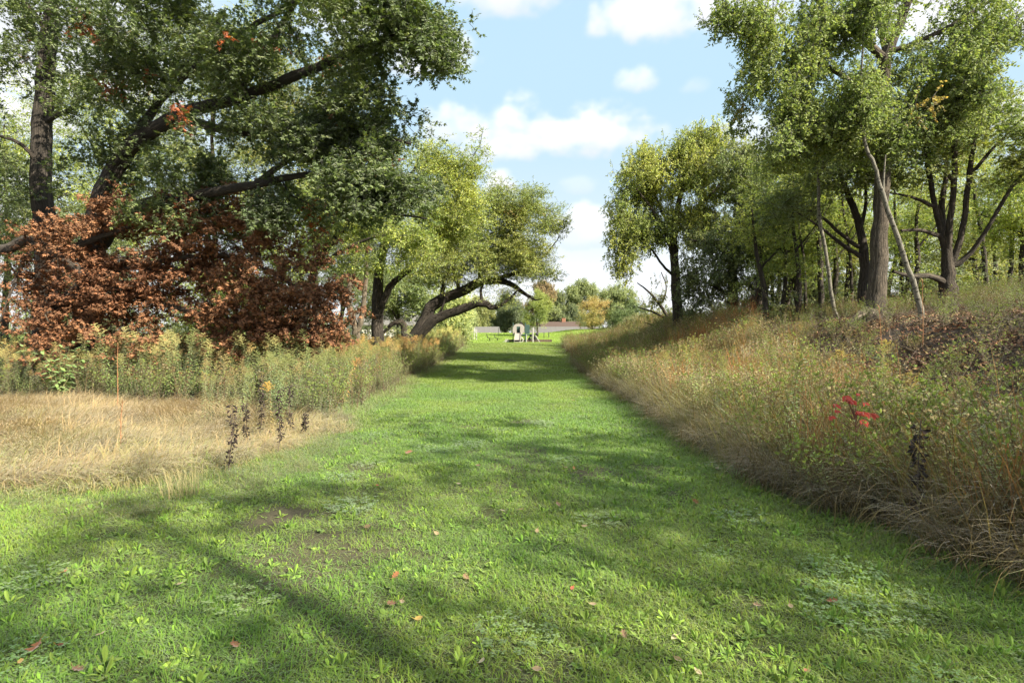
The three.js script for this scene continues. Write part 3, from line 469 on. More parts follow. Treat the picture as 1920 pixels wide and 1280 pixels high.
tree('fan_branched_tree', 'short trunked tree fanning into many dark upright stems on top of the bank', 'tree', { seed: 12, bark: M.brownBark, leaf: 'maple', colors: [[0.10, 0.14, 0.025], [0.21, 0.22, 0.045]], per: 4, spread: 0.5,
  limbs: [[[1779, 556, 20, 0.334], [1778, 530, 20, 0.255], [1777, 490, 20, 0.194], [1768, 440, 20, 0.114], [1752, 380, 20, 0.088], [1740, 300, 20, 0.0748], [1725, 220, 20, 0.044]], [[1777, 490, 20, 0.123], [1782, 420, 19.8, 0.0968], [1790, 340, 19.6, 0.088], [1792, 250, 19.4, 0.0704], [1800, 180, 19.2, 0.0352]], [[1785, 500, 20, 0.123], [1808, 420, 19.8, 0.0968], [1818, 330, 19.6, 0.088], [1828, 262, 19.5, 0.0704], [1850, 180, 19.4, 0.0352]], [[1786, 500, 20, 0.114], [1815, 480, 19.8, 0.0836], [1850, 432, 19.5, 0.0704], [1895, 355, 19.2, 0.0572], [1940, 300, 19, 0.044]],
    [[1776, 530, 20, 0.123], [1745, 518, 19.7, 0.0968], [1710, 518, 19.4, 0.0792], [1675, 508, 19.2, 0.0528]], [[1765, 445, 20, 0.088], [1730, 432, 19.8, 0.0704], [1690, 432, 19.6, 0.044]], [[1755, 390, 20, 0.0704], [1715, 370, 19.7, 0.0528], [1670, 362, 19.5, 0.0264]], [[1790, 340, 19.6, 0.0704], [1750, 300, 19.6, 0.0528], [1705, 285, 19.6, 0.0264]], [[1818, 330, 19.6, 0.0704], [1870, 270, 19.4, 0.044], [1920, 220, 19.2, 0.0264]], [[1772, 470, 20, 0.141], [1766, 400, 20.4, 0.114], [1775, 320, 20.6, 0.0704], [1770, 240, 20.6, 0.0352]]],
  blobs: [blob(1760, 240, 20, 110, 70, 2.4, 96), blob(1850, 220, 19.4, 100, 80, 2.2, 96), blob(1930, 290, 19, 80, 80, 2, 56), blob(1700, 320, 19.8, 90, 40, 2, 26), blob(1860, 330, 19.6, 90, 40, 1.8, 18)] });
tree('crooked_tree', 'dark crooked tree with drooping side limbs just left behind the cottonwood', 'tree', { seed: 13, bark: M.darkBark, leaf: 'maple', colors: MID, per: 3, spread: 0.5, limbs: [[[1622, 600, 22, 0.2], [1617, 560, 22, 0.17], [1622, 490, 22, 0.17], [1612, 420, 22, 0.14], [1592, 370, 22, 0.11], [1575, 320, 22, 0.07], [1560, 250, 22, 0.03]], [[1620, 482, 22, 0.1], [1590, 466, 21.8, 0.08], [1545, 430, 21.6, 0.05], [1490, 395, 21.4, 0.03]], [[1618, 470, 22, 0.09], [1580, 440, 22, 0.07], [1530, 400, 22, 0.05], [1470, 385, 22, 0.03]], [[1614, 430, 22, 0.08], [1625, 380, 22, 0.06], [1620, 310, 22, 0.03]]], blobs: [blob(1540, 330, 22, 110, 60, 2.4, 83), blob(1470, 380, 21.8, 70, 60, 2, 44), blob(1620, 330, 22.4, 60, 60, 2, 29)] });
tree('poplar_tree', 'light green tree at the clearing edge with foliage hanging low over the meadow', 'tree', { seed: 14, bark: M.brownBark, leaf: 'round', colors: [[0.15, 0.185, 0.035], [0.27, 0.275, 0.06]], per: 4, spread: 0.5, size: 1.2,
  limbs: [[[1271, 622, 32, 0.32], [1269, 560, 32, 0.27], [1266, 500, 32, 0.24], [1264, 440, 32, 0.2], [1275, 370, 32, 0.14], [1290, 300, 32, 0.07], [1300, 260, 32, 0.03]], [[1266, 505, 32, 0.14], [1258, 465, 31.8, 0.12], [1235, 410, 31.5, 0.08], [1190, 350, 31.2, 0.04]], [[1267, 520, 32, 0.1], [1245, 500, 31.6, 0.07], [1215, 460, 31.4, 0.05], [1165, 430, 31.2, 0.03]], [[1266, 440, 32, 0.12], [1320, 380, 32, 0.08], [1370, 320, 32, 0.04]], [[1264, 440, 32, 0.1], [1225, 360, 32.2, 0.07], [1215, 290, 32.2, 0.03]]],
  blobs: [blob(1240, 320, 32, 80, 62, 2.6, 175), blob(1330, 320, 32, 90, 62, 2.8, 182), blob(1195, 390, 31.6, 62, 65, 2.2, 119), blob(1165, 470, 31.4, 32, 62, 1.4, 56), blob(1290, 410, 32, 100, 55, 2.6, 154), blob(1320, 268, 32, 50, 26, 1.6, 49), blob(1215, 455, 31.6, 40, 30, 1.6, 28)] });
tree('dark_leaved_tree', 'dense dark green tree with a black trunk behind the rust coloured grass', 'tree', { seed: 15, bark: M.darkBark, leaf: 'round', colors: [[0.075, 0.10, 0.03], [0.15, 0.165, 0.05]], per: 4, spread: 0.5, size: 1.2,
  limbs: [[[1378, 622, 30, 0.34], [1374, 560, 30, 0.28], [1376, 480, 30, 0.24], [1384, 420, 30, 0.18], [1395, 350, 30, 0.1], [1400, 280, 30, 0.04]], [[1376, 490, 30, 0.12], [1340, 460, 29.6, 0.09], [1300, 450, 29.2, 0.04]], [[1380, 450, 30, 0.12], [1430, 400, 29.6, 0.08], [1470, 340, 29.4, 0.04]], [[1374, 560, 30, 0.07], [1335, 535, 29.6, 0.05], [1295, 520, 29.4, 0.03]], [[1376, 540, 30, 0.07], [1420, 520, 29.8, 0.05], [1450, 490, 29.6, 0.03]]],
  blobs: [blob(1400, 320, 30, 90, 70, 2.8, 127), blob(1350, 460, 29.6, 80, 60, 2.2, 98), blob(1335, 545, 29.4, 60, 50, 2, 78), blob(1440, 420, 29.8, 80, 70, 2.4, 98), blob(1420, 540, 30.4, 40, 45, 1.6, 29)] });
tree('tilted_tree', 'black trunk tilting right at the gap in the wood edge', 'tree', { seed: 16, bark: M.darkBark, leaf: 'round', colors: MID, limbs: [[[1403, 625, 27, 0.24], [1412, 585, 27, 0.2], [1424, 530, 27, 0.17], [1428, 460, 27, 0.13], [1440, 400, 27, 0.08], [1450, 350, 27, 0.04]]], blobs: [blob(1450, 420, 27, 70, 60, 2, 72)], per: 3, spread: 0.5, size: 1.1 });
tree('dead_brush', 'bare dead branches sprawling low beside the poplar trunk', 'dead branches', { seed: 17, bark: M.darkBark, leaf: 'round', colors: GOLDISH, limbs: [[[1262, 615, 36, 0.12], [1240, 575, 36, 0.1], [1215, 545, 36, 0.06], [1195, 530, 36, 0.03]], [[1255, 600, 36, 0.08], [1225, 585, 35.8, 0.06], [1195, 575, 35.6, 0.03]], [[1250, 590, 36, 0.07], [1235, 610, 35.8, 0.05], [1210, 605, 35.6, 0.03]], [[1240, 575, 36, 0.06], [1250, 540, 36, 0.04], [1240, 510, 36, 0.03]]], blobs: [blob(1235, 555, 36, 42, 38, 1.4, 70)], per: 1, size: 0.9 });
const backRight = [
  ['slim tree with pale stem behind the tilted trunk', 1470, 30, 480, 80, 90, 71, MID, 0.10], ['thin dark stemmed tree in the middle of the right wood', 1505, 27, 430, 90, 100, 72, LIME, 0.13], ['small wood tree with a forked stem left of the white barked trunk', 1530, 33, 470, 90, 90, 73, GOLDISH, 0.12], ['sunlit yellow green tree behind the big cottonwood', 1660, 36, 430, 130, 110, 74, LIME, 0.14],
  ['bright tree seen between the cottonwood and the fan branched tree', 1720, 42, 470, 120, 100, 75, LIME, 0.13], ['leafy tree behind the fan branched tree', 1830, 30, 440, 120, 110, 76, [[0.11, 0.14, 0.035], [0.20, 0.21, 0.05]], 0.14], ['dark stemmed tree at the right edge of the bank', 1912, 24, 360, 90, 120, 77, LIME, 0.16], ['yellowing tree low on the far right of the bank', 1900, 34, 520, 110, 70, 78, GOLDISH, 0.10],
  ['tall green tree closing the wood behind the dark leaved tree', 1440, 44, 420, 110, 130, 79, MID, 0.16], ['tall back row tree over the cottonwood shoulder', 1590, 46, 330, 150, 150, 80, LIME, 0.16], ['tall back row tree at the far right', 1840, 44, 300, 170, 150, 81, LIME, 0.16], ['bushy low tree between the thin stems of the right wood', 1560, 40, 560, 100, 60, 82, LIME, 0.09], ['small undergrowth tree behind the fan branched trunk', 1760, 34, 550, 90, 50, 83, LIME, 0.08]];
for (const [label, px, d, cy, rx, ry, seed, colors, girth] of backRight) woodlandTree('woodland_tree', label, 'tree', px, d, cy, rx, ry, { seed, colors, leaf: 'slim', n: 150, per: 4, spread: 0.6, girth, bright: 1.9, bark: M.darkBark, size: d > 32 ? 1.25 : 1.05, finest: 0.006, lean: (seed % 3 - 1) * 25, gap: 0.48, skirts: [] });
const stems = [[1425, 29], [1446, 31], [1462, 26], [1481, 34], [1497, 24], [1517, 29], [1529, 36], [1586, 28], [1604, 33], [1455, 38], [1540, 25], [1695, 32], [1850, 27], [1437, 24], [1471, 29], [1510, 25], [1556, 27], [1598, 25], [1690, 27], [1712, 24], [1868, 30], [1890, 25], [1820, 34]];
stems.forEach(([px, d], k) => { const R = rng(900 + k), f = on(px, d, 0.15), h = 5 + R() * 4, l = (R() - 0.5) * 1.6, r = 0.06 + R() * 0.06;
  tree('sapling', ['thin dark stem in the shade of the right wood'][0], 'sapling', { world: true, seed: 90 + k, group: 'thin saplings between the right wood trees', bark: M.darkBark, leaf: 'slim', colors: LIME, cut: 0.03, limbs: [[[...f, r * 1.3], [f[0] + l * 0.3 + 0.1, f[1] + h * 0.35, f[2], r], [f[0] + l * 0.6 - 0.1, f[1] + h * 0.7, f[2], r * 0.7], [f[0] + l, f[1] + h, f[2], r * 0.25]], [[f[0] + l * 0.45, f[1] + h * 0.5, f[2], r * 0.5], [f[0] + l * 0.4 + 0.8, f[1] + h * 0.7, f[2] + 0.3, r * 0.3], [f[0] + l * 0.4 + 1.3, f[1] + h * 0.95, f[2] + 0.4, r * 0.1]]], blobs: [{ c: [f[0] + l, f[1] + h * 0.9, f[2]], r: [1.6, 1.5, 1.4], n: 36, gap: 0.3 }, { c: [f[0], f[1] + h * 0.5, f[2]], r: [1.4, 1.4, 1.2], n: 14, gap: 0.3 }], per: 3, spread: 0.4 }); });
// the wood goes on up the bank, to the right of the picture; these trees shade the path
const beside = [[13.5, -1.2, 9.5, 3.2], [12, -6.5, 10.5, 3.6], [17, -5.5, 11, 4.0]];
beside.forEach(([x, d, h, r], k) => { const f = [x, elevation(x, d) - 0.15, -d];
  tree('woodland_tree', ['broad tree on the bank just outside the picture, its crown over the meadow', 'tall tree on the bank level with the viewer', 'leafy tree on the bank a little behind the viewer'][k], 'tree', { world: true, seed: 160 + k, bark: M.brownBark, leaf: 'wide', colors: MID, finest: 0.008, limbs: [[[f[0], f[1], f[2], 0.26], [f[0] + 0.2, f[1] + h * 0.4, f[2], 0.18], [f[0], f[1] + h * 0.75, f[2], 0.1], [f[0] + 0.2, f[1] + h * 1.1, f[2], 0.05]], [[f[0] + 0.2, f[1] + h * 0.45, f[2], 0.05], [f[0] - r * 0.7, f[1] + h * 0.75, f[2] + 0.5, 0.05]], [[f[0] + 0.1, f[1] + h * 0.55, f[2], 0.05], [f[0] + r * 0.6, f[1] + h * 0.85, f[2] - 0.8, 0.05]]], blobs: [{ c: [f[0], f[1] + h * 0.85, f[2]], r: [r, h * 0.32, r], n: 46, gap: 0.4 }], per: 3, spread: 0.9, size: 0.9 }); });

// ---- far trees round the playground
const farTrees = [
  ['round light green maple with a thin trunk right behind the playground', 1008, 76, 582, 27, 34, 121, [[0.15, 0.20, 0.035], [0.24, 0.28, 0.06]], 640, 0.10, 'maple_tree'], ['orange and yellow autumn maple above the right meadow', 1112, 84, 588, 29, 28, 122, [[0.29, 0.30, 0.085], [0.33, 0.235, 0.09]], 640, 0.1, 'maple_tree'],
  ['dark grey green tree behind the low grey roof', 948, 128, 588, 34, 30, 123, [[0.09, 0.12, 0.06], [0.14, 0.17, 0.085]], 635, 0.3, 'far_tree'], ['rusty topped tree behind the round maple', 1012, 118, 556, 24, 26, 124, [[0.17, 0.14, 0.06], [0.24, 0.16, 0.08]], 635, 0.3, 'far_tree'], ['silvery green tree right of the round maple', 1045, 126, 588, 26, 36, 125, [[0.14, 0.17, 0.07], [0.22, 0.25, 0.11]], 635, 0.3, 'far_tree'],
  ['tall fresh green tree standing over the autumn maple', 1090, 128, 558, 28, 28, 126, [[0.14, 0.17, 0.065], [0.22, 0.25, 0.10]], 630, 0.3, 'far_tree'], ['wide fresh green tree at the right end of the skyline', 1150, 124, 568, 40, 32, 127, [[0.15, 0.18, 0.07], [0.23, 0.26, 0.105]], 630, 0.3, 'far_tree'], ['dark green spreading tree under the fresh green crowns', 1180, 82, 592, 34, 24, 128, [[0.08, 0.12, 0.04], [0.14, 0.19, 0.06]], 640, 0.25, 'far_tree'],
  ['yellow green tree behind the end of the leaning limb', 893, 124, 592, 30, 30, 129, [[0.18, 0.20, 0.06], [0.28, 0.28, 0.09]], 640, 0.25, 'far_tree'], ['small dark tree left of the autumn maple', 1072, 124, 604, 18, 24, 130, [[0.11, 0.14, 0.06], [0.16, 0.19, 0.085]], 635, 0.2, 'far_tree'], ['pale green bush tree at the left end of the lawn', 862, 78, 606, 34, 34, 131, [[0.19, 0.23, 0.09], [0.29, 0.32, 0.13]], 640, 0.15, 'far_tree'],
  ['olive shrub tree between the autumn maple and the dead brush', 1190, 60, 614, 30, 18, 132, [[0.13, 0.14, 0.045], [0.22, 0.21, 0.075]], 640, 0.1, 'far_tree'], ['golden olive shrub on the meadow crest', 1225, 48, 612, 26, 16, 133, [[0.14, 0.14, 0.045], [0.22, 0.20, 0.07]], 640, 0.08, 'far_tree']];
for (const [label, px, d, cy, rx, ry, seed, colors, , girth, name] of farTrees) woodlandTree(name, label, 'tree', px, d, cy, rx, ry, { seed, colors, leaf: d > 90 ? 'far' : 'wide', n: d > 90 ? 200 : 220, per: 4, spread: d > 90 ? 0.9 : 0.5, girth, bark: M.brownBark, finest: 0.012, size: d > 90 ? 0.7 : 0.62, skirts: [[px - rx * 0.5, cy + ry * 0.5, rx * 0.6, ry * 0.5, 40], [px + rx * 0.55, cy - ry * 0.35, rx * 0.5, ry * 0.6, 40], [px + rx * 0.1, cy - ry * 0.8, rx * 0.4, ry * 0.5, 30]], gap: 0.47, bright: 1.15, step: 0.7, forks: 5 });
{
  const R = rng(140), b = [];
  for (let k = 0; k < 1500; k++) { const a = mix(-1.0, 1.0, R()), d = 150 + R() * 40, x = Math.tan(a) * d, h = 6 + 6 * fbm(x * 0.05, 3, 0, 3); b.push({ x, y: 1 + h * R() ** 0.7, z: -d, turn: R() * 6.28, tx: R() - 0.5, tz: R() - 0.5, s: 2.2 + R(), c: mix3([0.09, 0.12, 0.055], [0.17, 0.19, 0.08], R()) }); }
  scatter('distant_woods', 'far line of green trees closing the view beyond the houses', 'woods', S.far, M.leaf, b);
}
// ---------------------------------------------------------------- meadow plants
const fromWay = (x, z) => Math.atan2(z, x);
function goldenrodGeometry(seed, h, leafTone, plumeTone, lower = [0.085, 0.085, 0.025]) {
  const R = rng(seed), stem = new GB(), leaves = new GB(), plume = new GB(), bx = (R() - 0.5) * 0.36, bz = (R() - 0.5) * 0.36;
  const A = (t) => [bx * t * t * h, t * h, bz * t * t * h], pts = []; for (let k = 0; k <= 6; k++) pts.push(A(k / 6)); stem.stem(pts, 0.006, 0.003, [0.13, 0.10, 0.045], 4);
  for (let k = 0; k < 84; k++) {
    const t = 0.08 + 0.82 * (k / 84), a = k * 2.4 + R() * 0.9, up = 0.2 + 0.45 * R() - (1 - t) * 0.3, l = (0.19 - 0.115 * t) * (0.8 + 0.4 * R()), d = unit([Math.cos(a), up, Math.sin(a)]);
    const c = vary(t < 0.22 && R() < 0.6 ? lower : leafTone, R, 0.25); leaves.leaf(A(t), d, unit([-Math.sin(a), 0, Math.cos(a)]), l, 0.026, c, 0.2, 0.25 + R() * 0.35, false, 0.4);
  }
  for (let k = 0; k < 16; k++) {
    const t = 0.84 + 0.16 * (k / 15), a = k * 2.4 + R(), o = A(t), l = (1.06 - t) * 0.75 * (0.7 + 0.5 * R()) + 0.02; let p = o;
    for (let j = 0; j < 8; j++) {
      const u = (j + 1) / 8, q = [o[0] + Math.cos(a) * l * u, o[1] + l * (0.75 * u - 0.35 * u * u), o[2] + Math.sin(a) * l * u];
      plume.stem([p, q], 0.0022, 0.0016, plumeTone); p = q;
      for (let f = 0; f < 3; f++) { const d = unit([(R() - 0.5), 0.4 + R(), (R() - 0.5)]); plume.leaf(q, d, sideOf(d, R), 0.016 + R() * 0.016, 0.011, vary(plumeTone, R, 0.3), 0.2, 0, true); }
    }
  }
  return { stem: stem.build(), leaves: leaves.build(), plume: plume.build() };
}
const CREAM = [0.42, 0.39, 0.17], BUFF = [0.27, 0.22, 0.09], GREENISH = [0.23, 0.25, 0.085];
const rodKinds = [[201, 1.85, [0.15, 0.22, 0.045], CREAM], [202, 1.7, [0.18, 0.25, 0.05], CREAM], [203, 1.75, [0.13, 0.20, 0.04], GREENISH], [204, 1.6, [0.12, 0.185, 0.04], GREENISH], [205, 1.65, [0.16, 0.19, 0.045], BUFF], [206, 1.45, [0.15, 0.18, 0.045], BUFF]].map((a) => goldenrodGeometry(...a));
const rodWhole = rodKinds.map((k) => mergeGeometries([k.stem, k.leaves, k.plume]));
const rodSource = rodKinds.map((k, i) => { const g = new THREE.Group(); g.name = 'goldenrod'; part('stem', k.stem, M.dry, g); part('leaves', k.leaves, M.leaf, g).userData.kind = 'stuff'; part('plume', k.plume, M.leaf, g).userData.kind = 'stuff'; return g; });
function goldenrod(kind, x, d, turn, scale, label, group) { const o = copy(rodSource[kind], label, [x, elevation(x, d) - 0.02, -d], turn, scale); o.rotation.x = Math.sin(x * 37.7 + d * 11) * 0.13; o.rotation.z = Math.sin(x * 53.1 + d * 29) * 0.13; o.userData = { label, category: 'goldenrod' }; if (group) o.userData.group = group; return o; }
{ // the front of the stand, plant by plant, seen against the russet leaves
  const R = rng(210);
  for (const [px, d, k, s] of [[252, 15.3, 1, 1.08], [268, 15.1, 0, 1.05], [178, 15.4, 4, 1.12], [206, 15.3, 4, 1.1], [240, 15.4, 0, 1.1], [282, 15.3, 1, 1.02], [305, 15.2, 0, 1.04], [322, 15.1, 1, 1.07], [338, 15.3, 0, 1.0], [380, 15.2, 1, 1.02], [424, 15.2, 0, 1.06], [445, 15.3, 1, 0.98], [472, 15.2, 0, 1.0], [500, 15.1, 1, 1.0], [515, 15.3, 0, 1.02], [532, 15.2, 1, 1.06]]) goldenrod(k, (px - 960) / LENS * d, d, R() * 6.28, s, 'cream plumed goldenrod standing tall in front of the russet oak leaves', 'cream plumed goldenrods in front of the russet leaves');
  for (let k = 0; k < 64; k++) { const px = 150 + k * 7.2 + R() * 6, d = 13.9 + R() * 1.4 + noise(px * 0.013, 3) * 1.6; goldenrod(R() < 0.8 ? Math.floor(R() * 4) : 4, (px - 960) / LENS * d, d, R() * 6.28, (0.72 + R() * 0.3) * (0.82 + 0.4 * noise(px * 0.028, 7)), 'leafy green goldenrod in the dense stand left of the path', 'green goldenrods of the stand left of the path'); }
  for (let k = 0; k < 30; k++) { const px = 372 + k * 6 + R() * 12, d = 10.2 + R() * 3.2; goldenrod(R() < 0.3 ? 3 : 4 + Math.floor(R() * 2), (px - 960) / LENS * d, d, R() * 6.28, 0.58 + R() * 0.3, 'short browning goldenrod at the edge of the dry grass', 'short browning goldenrods by the dry grass'); }
  for (let k = 0; k < 46; k++) { const d = 11.3 + R() * 3.4, x = mix(-0.45 * d, pathLeft(d) - 0.3, R()); goldenrod(R() < 0.7 ? 2 + Math.floor(R() * 2) : 5, x, d, R() * 6.28, 0.6 + R() * 0.34, 'goldenrod standing forward of the main stand beside the lawn', 'goldenrods standing forward beside the lawn'); }
  for (let k = 0; k < 44; k++) { const d = 15.2 + k * 0.3 + R() * 0.4, x = pathLeft(d) - 0.35 - R() * 0.9; goldenrod(R() < 0.75 ? 2 + Math.floor(R() * 2) : 5, x, d, R() * 6.28, 0.66 + R() * 0.32, 'goldenrod lining the left edge of the mown path', 'goldenrods along the left edge of the path'); }
}
// the rest of the stand behind
const rodTint = (x, d, R) => { const n = fbm(x * 0.4, d * 0.4, 6, 3), k = 0.75 + 0.4 * R(); return [k * mix(0.85, 1.35, n), k, k * 0.95]; };
const standing = massOf('goldenrod_stand', 'mass of goldenrod filling the ground behind the front row, left of the path', 'goldenrods');
rodWhole.forEach((g, i) => scatter('goldenrod_plants', '', '', g, M.leaf, spots(240, 220 + i, -24, -3.6, 15.2, 19.5, (x, d) => (x < pathLeft(d) - 0.6 && (x + 14) / d < 2 ? 0.75 : 0), (x, d, R) => ({ s: (0.62 + R() * 0.36) * (0.8 + 0.4 * noise(x * 0.9, d)), tx: (R() - 0.5) * 0.3, tz: (R() - 0.5) * 0.3, c: rodTint(x, d, R) })), standing));
rodWhole.forEach((g, i) => scatter('goldenrod_plants', '', '', g, M.leaf, spots(420, 230 + i, -12, -4, 19, 60, (x, d) => (x < pathLeft(d) - 0.2 && x > pathLeft(d) - 5 ? 0.9 : 0), (x, d, R) => ({ tx: (R() - 0.5) * 0.3, tz: (R() - 0.5) * 0.3, s: 0.62 + R() * 0.4 * (d > 40 ? 1.2 : 1), c: d > 40 ? [1.3, 1.3, 1.2] : rodTint(x, d, R).map((v, q) => v * [1.25, 1.05, 1.05][q]) })), standing));

// bushy asters with seed fluff, and other meadow stems
function forb(seed, h, stems, leafTone, tuftTone, leafLen = 0.045, tufts = 8) {
  const R = rng(seed), b = new GB();
  for (let s = 0; s < stems; s++) {
    const a = R() * 6.283, out = 0.1 + R() * 0.35, hh = h * (0.7 + 0.4 * R()), o = [Math.cos(a) * 0.08, 0, Math.sin(a) * 0.08], A = (t) => [o[0] + Math.cos(a) * out * t * t, hh * t, o[2] + Math.sin(a) * out * t * t];
    b.stem([A(0), A(0.35), A(0.7), A(1)], 0.005, 0.002, [0.11, 0.075, 0.04]);
    for (let k = 0; k < 30; k++) { const t = 0.12 + 0.85 * k / 30, f = k * 2.4 + R(), d = unit([Math.cos(f), 0.2 + R() * 0.6, Math.sin(f)]), c = vary(t < 0.3 ? [0.11, 0.08, 0.035] : leafTone, R, 0.3); b.leaf(A(t), d, unit([-Math.sin(f), 0, Math.cos(f)]), leafLen * (1.2 - 0.6 * t) * (0.7 + R() * 0.6), leafLen * 0.3, c, 0.2, 0.2, true); }
    for (let k = 0; k < tufts; k++) {
      const t = 0.62 + 0.38 * R(), p = A(t), f = R() * 6.283, l = 0.06 + 0.14 * R(), q = [p[0] + Math.cos(f) * l, p[1] + l * (0.5 + R()), p[2] + Math.sin(f) * l]; b.stem([p, q], 0.0025, 0.0015, [0.12, 0.085, 0.04]);
      if (tuftTone) for (let j = 0; j < 7; j++) { const d = unit([R() - 0.5, R() - 0.2, R() - 0.5]); b.leaf(q, d, sideOf(d, R), 0.018 + R() * 0.012, 0.013, vary(tuftTone, R, 0.2), 0.1, 0, true); }
      else for (let j = 0; j < 4; j++) { const d = unit([R() - 0.5, R(), R() - 0.5]); b.leaf(q, d, sideOf(d, R), leafLen * 0.6, leafLen * 0.25, vary(leafTone, R, 0.3), 0.1, 0, true); }
    }
  }
  return b.build();
}
const FLUFF = [0.44, 0.39, 0.29];
const forbs = [forb(301, 1.1, 7, [0.17, 0.22, 0.045], FLUFF, 0.06, 1), forb(302, 0.95, 7, [0.20, 0.23, 0.055], FLUFF, 0.06, 4), forb(303, 1.05, 6, [0.15, 0.21, 0.04], null, 0.08), forb(304, 1.15, 6, [0.21, 0.185, 0.05], [0.27, 0.17, 0.06], 0.06, 3), forb(305, 0.85, 8, [0.17, 0.24, 0.045], null, 0.085)];
const bigLeafed = forb(306, 0.95, 4, [0.14, 0.19, 0.055], null, 0.11, 2);
const tallRust = bladePatch(311, 40, 0.26, 0.8, 1.6, 0.0075, 0.5, [[0.12, 0.075, 0.035], [0.09, 0.085, 0.035]], [[0.25, 0.12, 0.04], [0.27, 0.18, 0.075], [0.20, 0.16, 0.05], RUST], 4, 0.28);
const tallOlive = bladePatch(312, 66, 0.3, 0.5, 1.2, 0.0085, 1.1, [[0.12, 0.095, 0.045], OLIVE], [OLIVE, TAN, [0.17, 0.17, 0.06], RUST], 4, 0.35);
const archTan = bladePatch(313, 64, 0.3, 0.55, 1.3, 0.0085, 1.75, [[0.085, 0.065, 0.035], [0.075, 0.075, 0.03]], [TAN, [0.21, 0.17, 0.085], [0.17, 0.165, 0.06], [0.13, 0.145, 0.045], RUST], 6, 0.55, Math.PI);
const archGreen = bladePatch(314, 56, 0.3, 0.55, 1.25, 0.0095, 1.75, [[0.07, 0.08, 0.03], [0.085, 0.10, 0.035]], [[0.17, 0.19, 0.065], [0.20, 0.20, 0.075], TAN], 6, 0.55, Math.PI);
const dryA = bladePatch(315, 110, 0.28, 0.28, 0.7, 0.007, 1.7, [[0.10, 0.08, 0.045], [0.08, 0.085, 0.035]], [[0.27, 0.215, 0.125], [0.22, 0.17, 0.095], [0.30, 0.25, 0.155], [0.16, 0.15, 0.07]], 4, 0.6, 0), dryB = bladePatch(316, 110, 0.28, 0.22, 0.55, 0.007, 2.2, [[0.08, 0.085, 0.035], [0.10, 0.08, 0.04]], [[0.21, 0.165, 0.09], [0.16, 0.165, 0.06], [0.12, 0.145, 0.042], [0.27, 0.22, 0.13]], 4, 0.7, 0);
const lowGreen = bladePatch(317, 130, 0.28, 0.12, 0.32, 0.006, 1.9, [G1, OLIVE], [[0.15, 0.20, 0.05], [0.19, 0.2, 0.07], TAN], 3, 0.7);
const plume = (() => { const R = rng(318), b = new GB(); for (let k = 0; k < 26; k++) { const a = R() * 6.283, q = 0.18 * Math.sqrt(R()), tip = b.blade(q * Math.cos(a), 0, q * Math.sin(a), R() * 6.283, 1.05 + R() * 0.45, 0.006, 0.35, [0.18, 0.12, 0.05], [0.36, 0.26, 0.14], 4, 0.16); for (let j = 0; j < 16; j++) { const d = unit([R() - 0.5, R() * 1.2, R() - 0.5]); b.leaf([tip[0] + (R() - 0.5) * 0.03, tip[1] - R() * 0.2, tip[2] + (R() - 0.5) * 0.03], d, sideOf(d, R), 0.03, 0.007, vary([0.50, 0.42, 0.30], R, 0.2), 0, 0, true); } } return b.build(); })();

[0, 2, 3, 4].forEach((i) => scatter('aster_plants', '', '', forbs[i], M.leaf, spots(900, 240 + i, -17, -3.4, 11.4, 54, (x, d) => { const q = pathLeft(d) - x; return d < 16 ? (x > -15 && q > 0 && (d > 13.4 + 1.6 * noise(x * 0.45, 4) || x > -0.45 * d) ? 0.6 : 0) : q > 0 && q < 2.4 ? 0.9 : 0; }, (x, d, R) => ({ c: rodTint(x, d, R), tx: (R() - 0.5) * 0.3, tz: (R() - 0.5) * 0.3, s: 0.65 + R() * 0.55 })), standing));
const meadow = massOf('meadow_plants', 'tangled autumn meadow of asters and tall grasses right of the path', 'meadow');
const meadowDepth = (d) => lerpTable([[3, 2.6], [6, 3.0], [10, 3.8], [16, 5.0], [26, 7.2], [50, 8]], d);
const inMeadow = (x, d, m = 0) => x > pathRight(d) + m && x < pathRight(d) + meadowDepth(d) && d > 2.4;
const mTint = (x, d, R) => { const n = fbm(x * 0.5 + 2, d * 0.4, 8, 3), k = 0.7 + 0.46 * R(); return [k * mix(0.9, 1.2, n), k * 1.02, k * mix(0.85, 0.7, n)]; };
const near = (d) => mix(1, 0.55, sstep(10, 34, d));
const zone = (x, d, s, lo, hi) => sstep(lo, hi, fbm(x * 0.55 + s, d * 0.38 + s * 2, s, 3));
const put = (g, n, seed, weight, make = {}) => scatter('meadow_stems', '', '', g, M.leaf, spots(n, seed, 2, 13, 2.4, 56, (x, d) => (inMeadow(x, d, make.back ?? 0.25) && inView(x, d, 2) && !(d > 3.8 && d < 4.9 && Math.abs(x - 0.711 * d) < 0.26) ? weight(x, d) * near(d) * (make.open ?? mix(0.8, 1, sstep(5, 11, d))) : 0), (x, d, R) => ({ c: (make.tint ?? mTint)(x, d, R), tx: (R() - 0.5) * 0.24, tz: (R() - 0.5) * 0.24, s: (make.s ?? 0.85) + R() * 0.35 })), meadow);
put(forbs[0], 2600, 321, (x, d) => 0.25 + 0.75 * zone(x, d, 1, 0.4, 0.6)); put(forbs[1], 2600, 322, (x, d) => (d > 9 ? 0.3 + 0.7 * zone(x, d, 2, 0.4, 0.6) : 0.15)); put(forbs[2], 1500, 323, (x, d) => zone(x, d, 3, 0.35, 0.6)); put(forbs[3], 1500, 324, (x, d) => zone(x, d, 4, 0.4, 0.6)); put(forbs[4], 1300, 325, (x, d) => zone(x, d, 5, 0.4, 0.6));
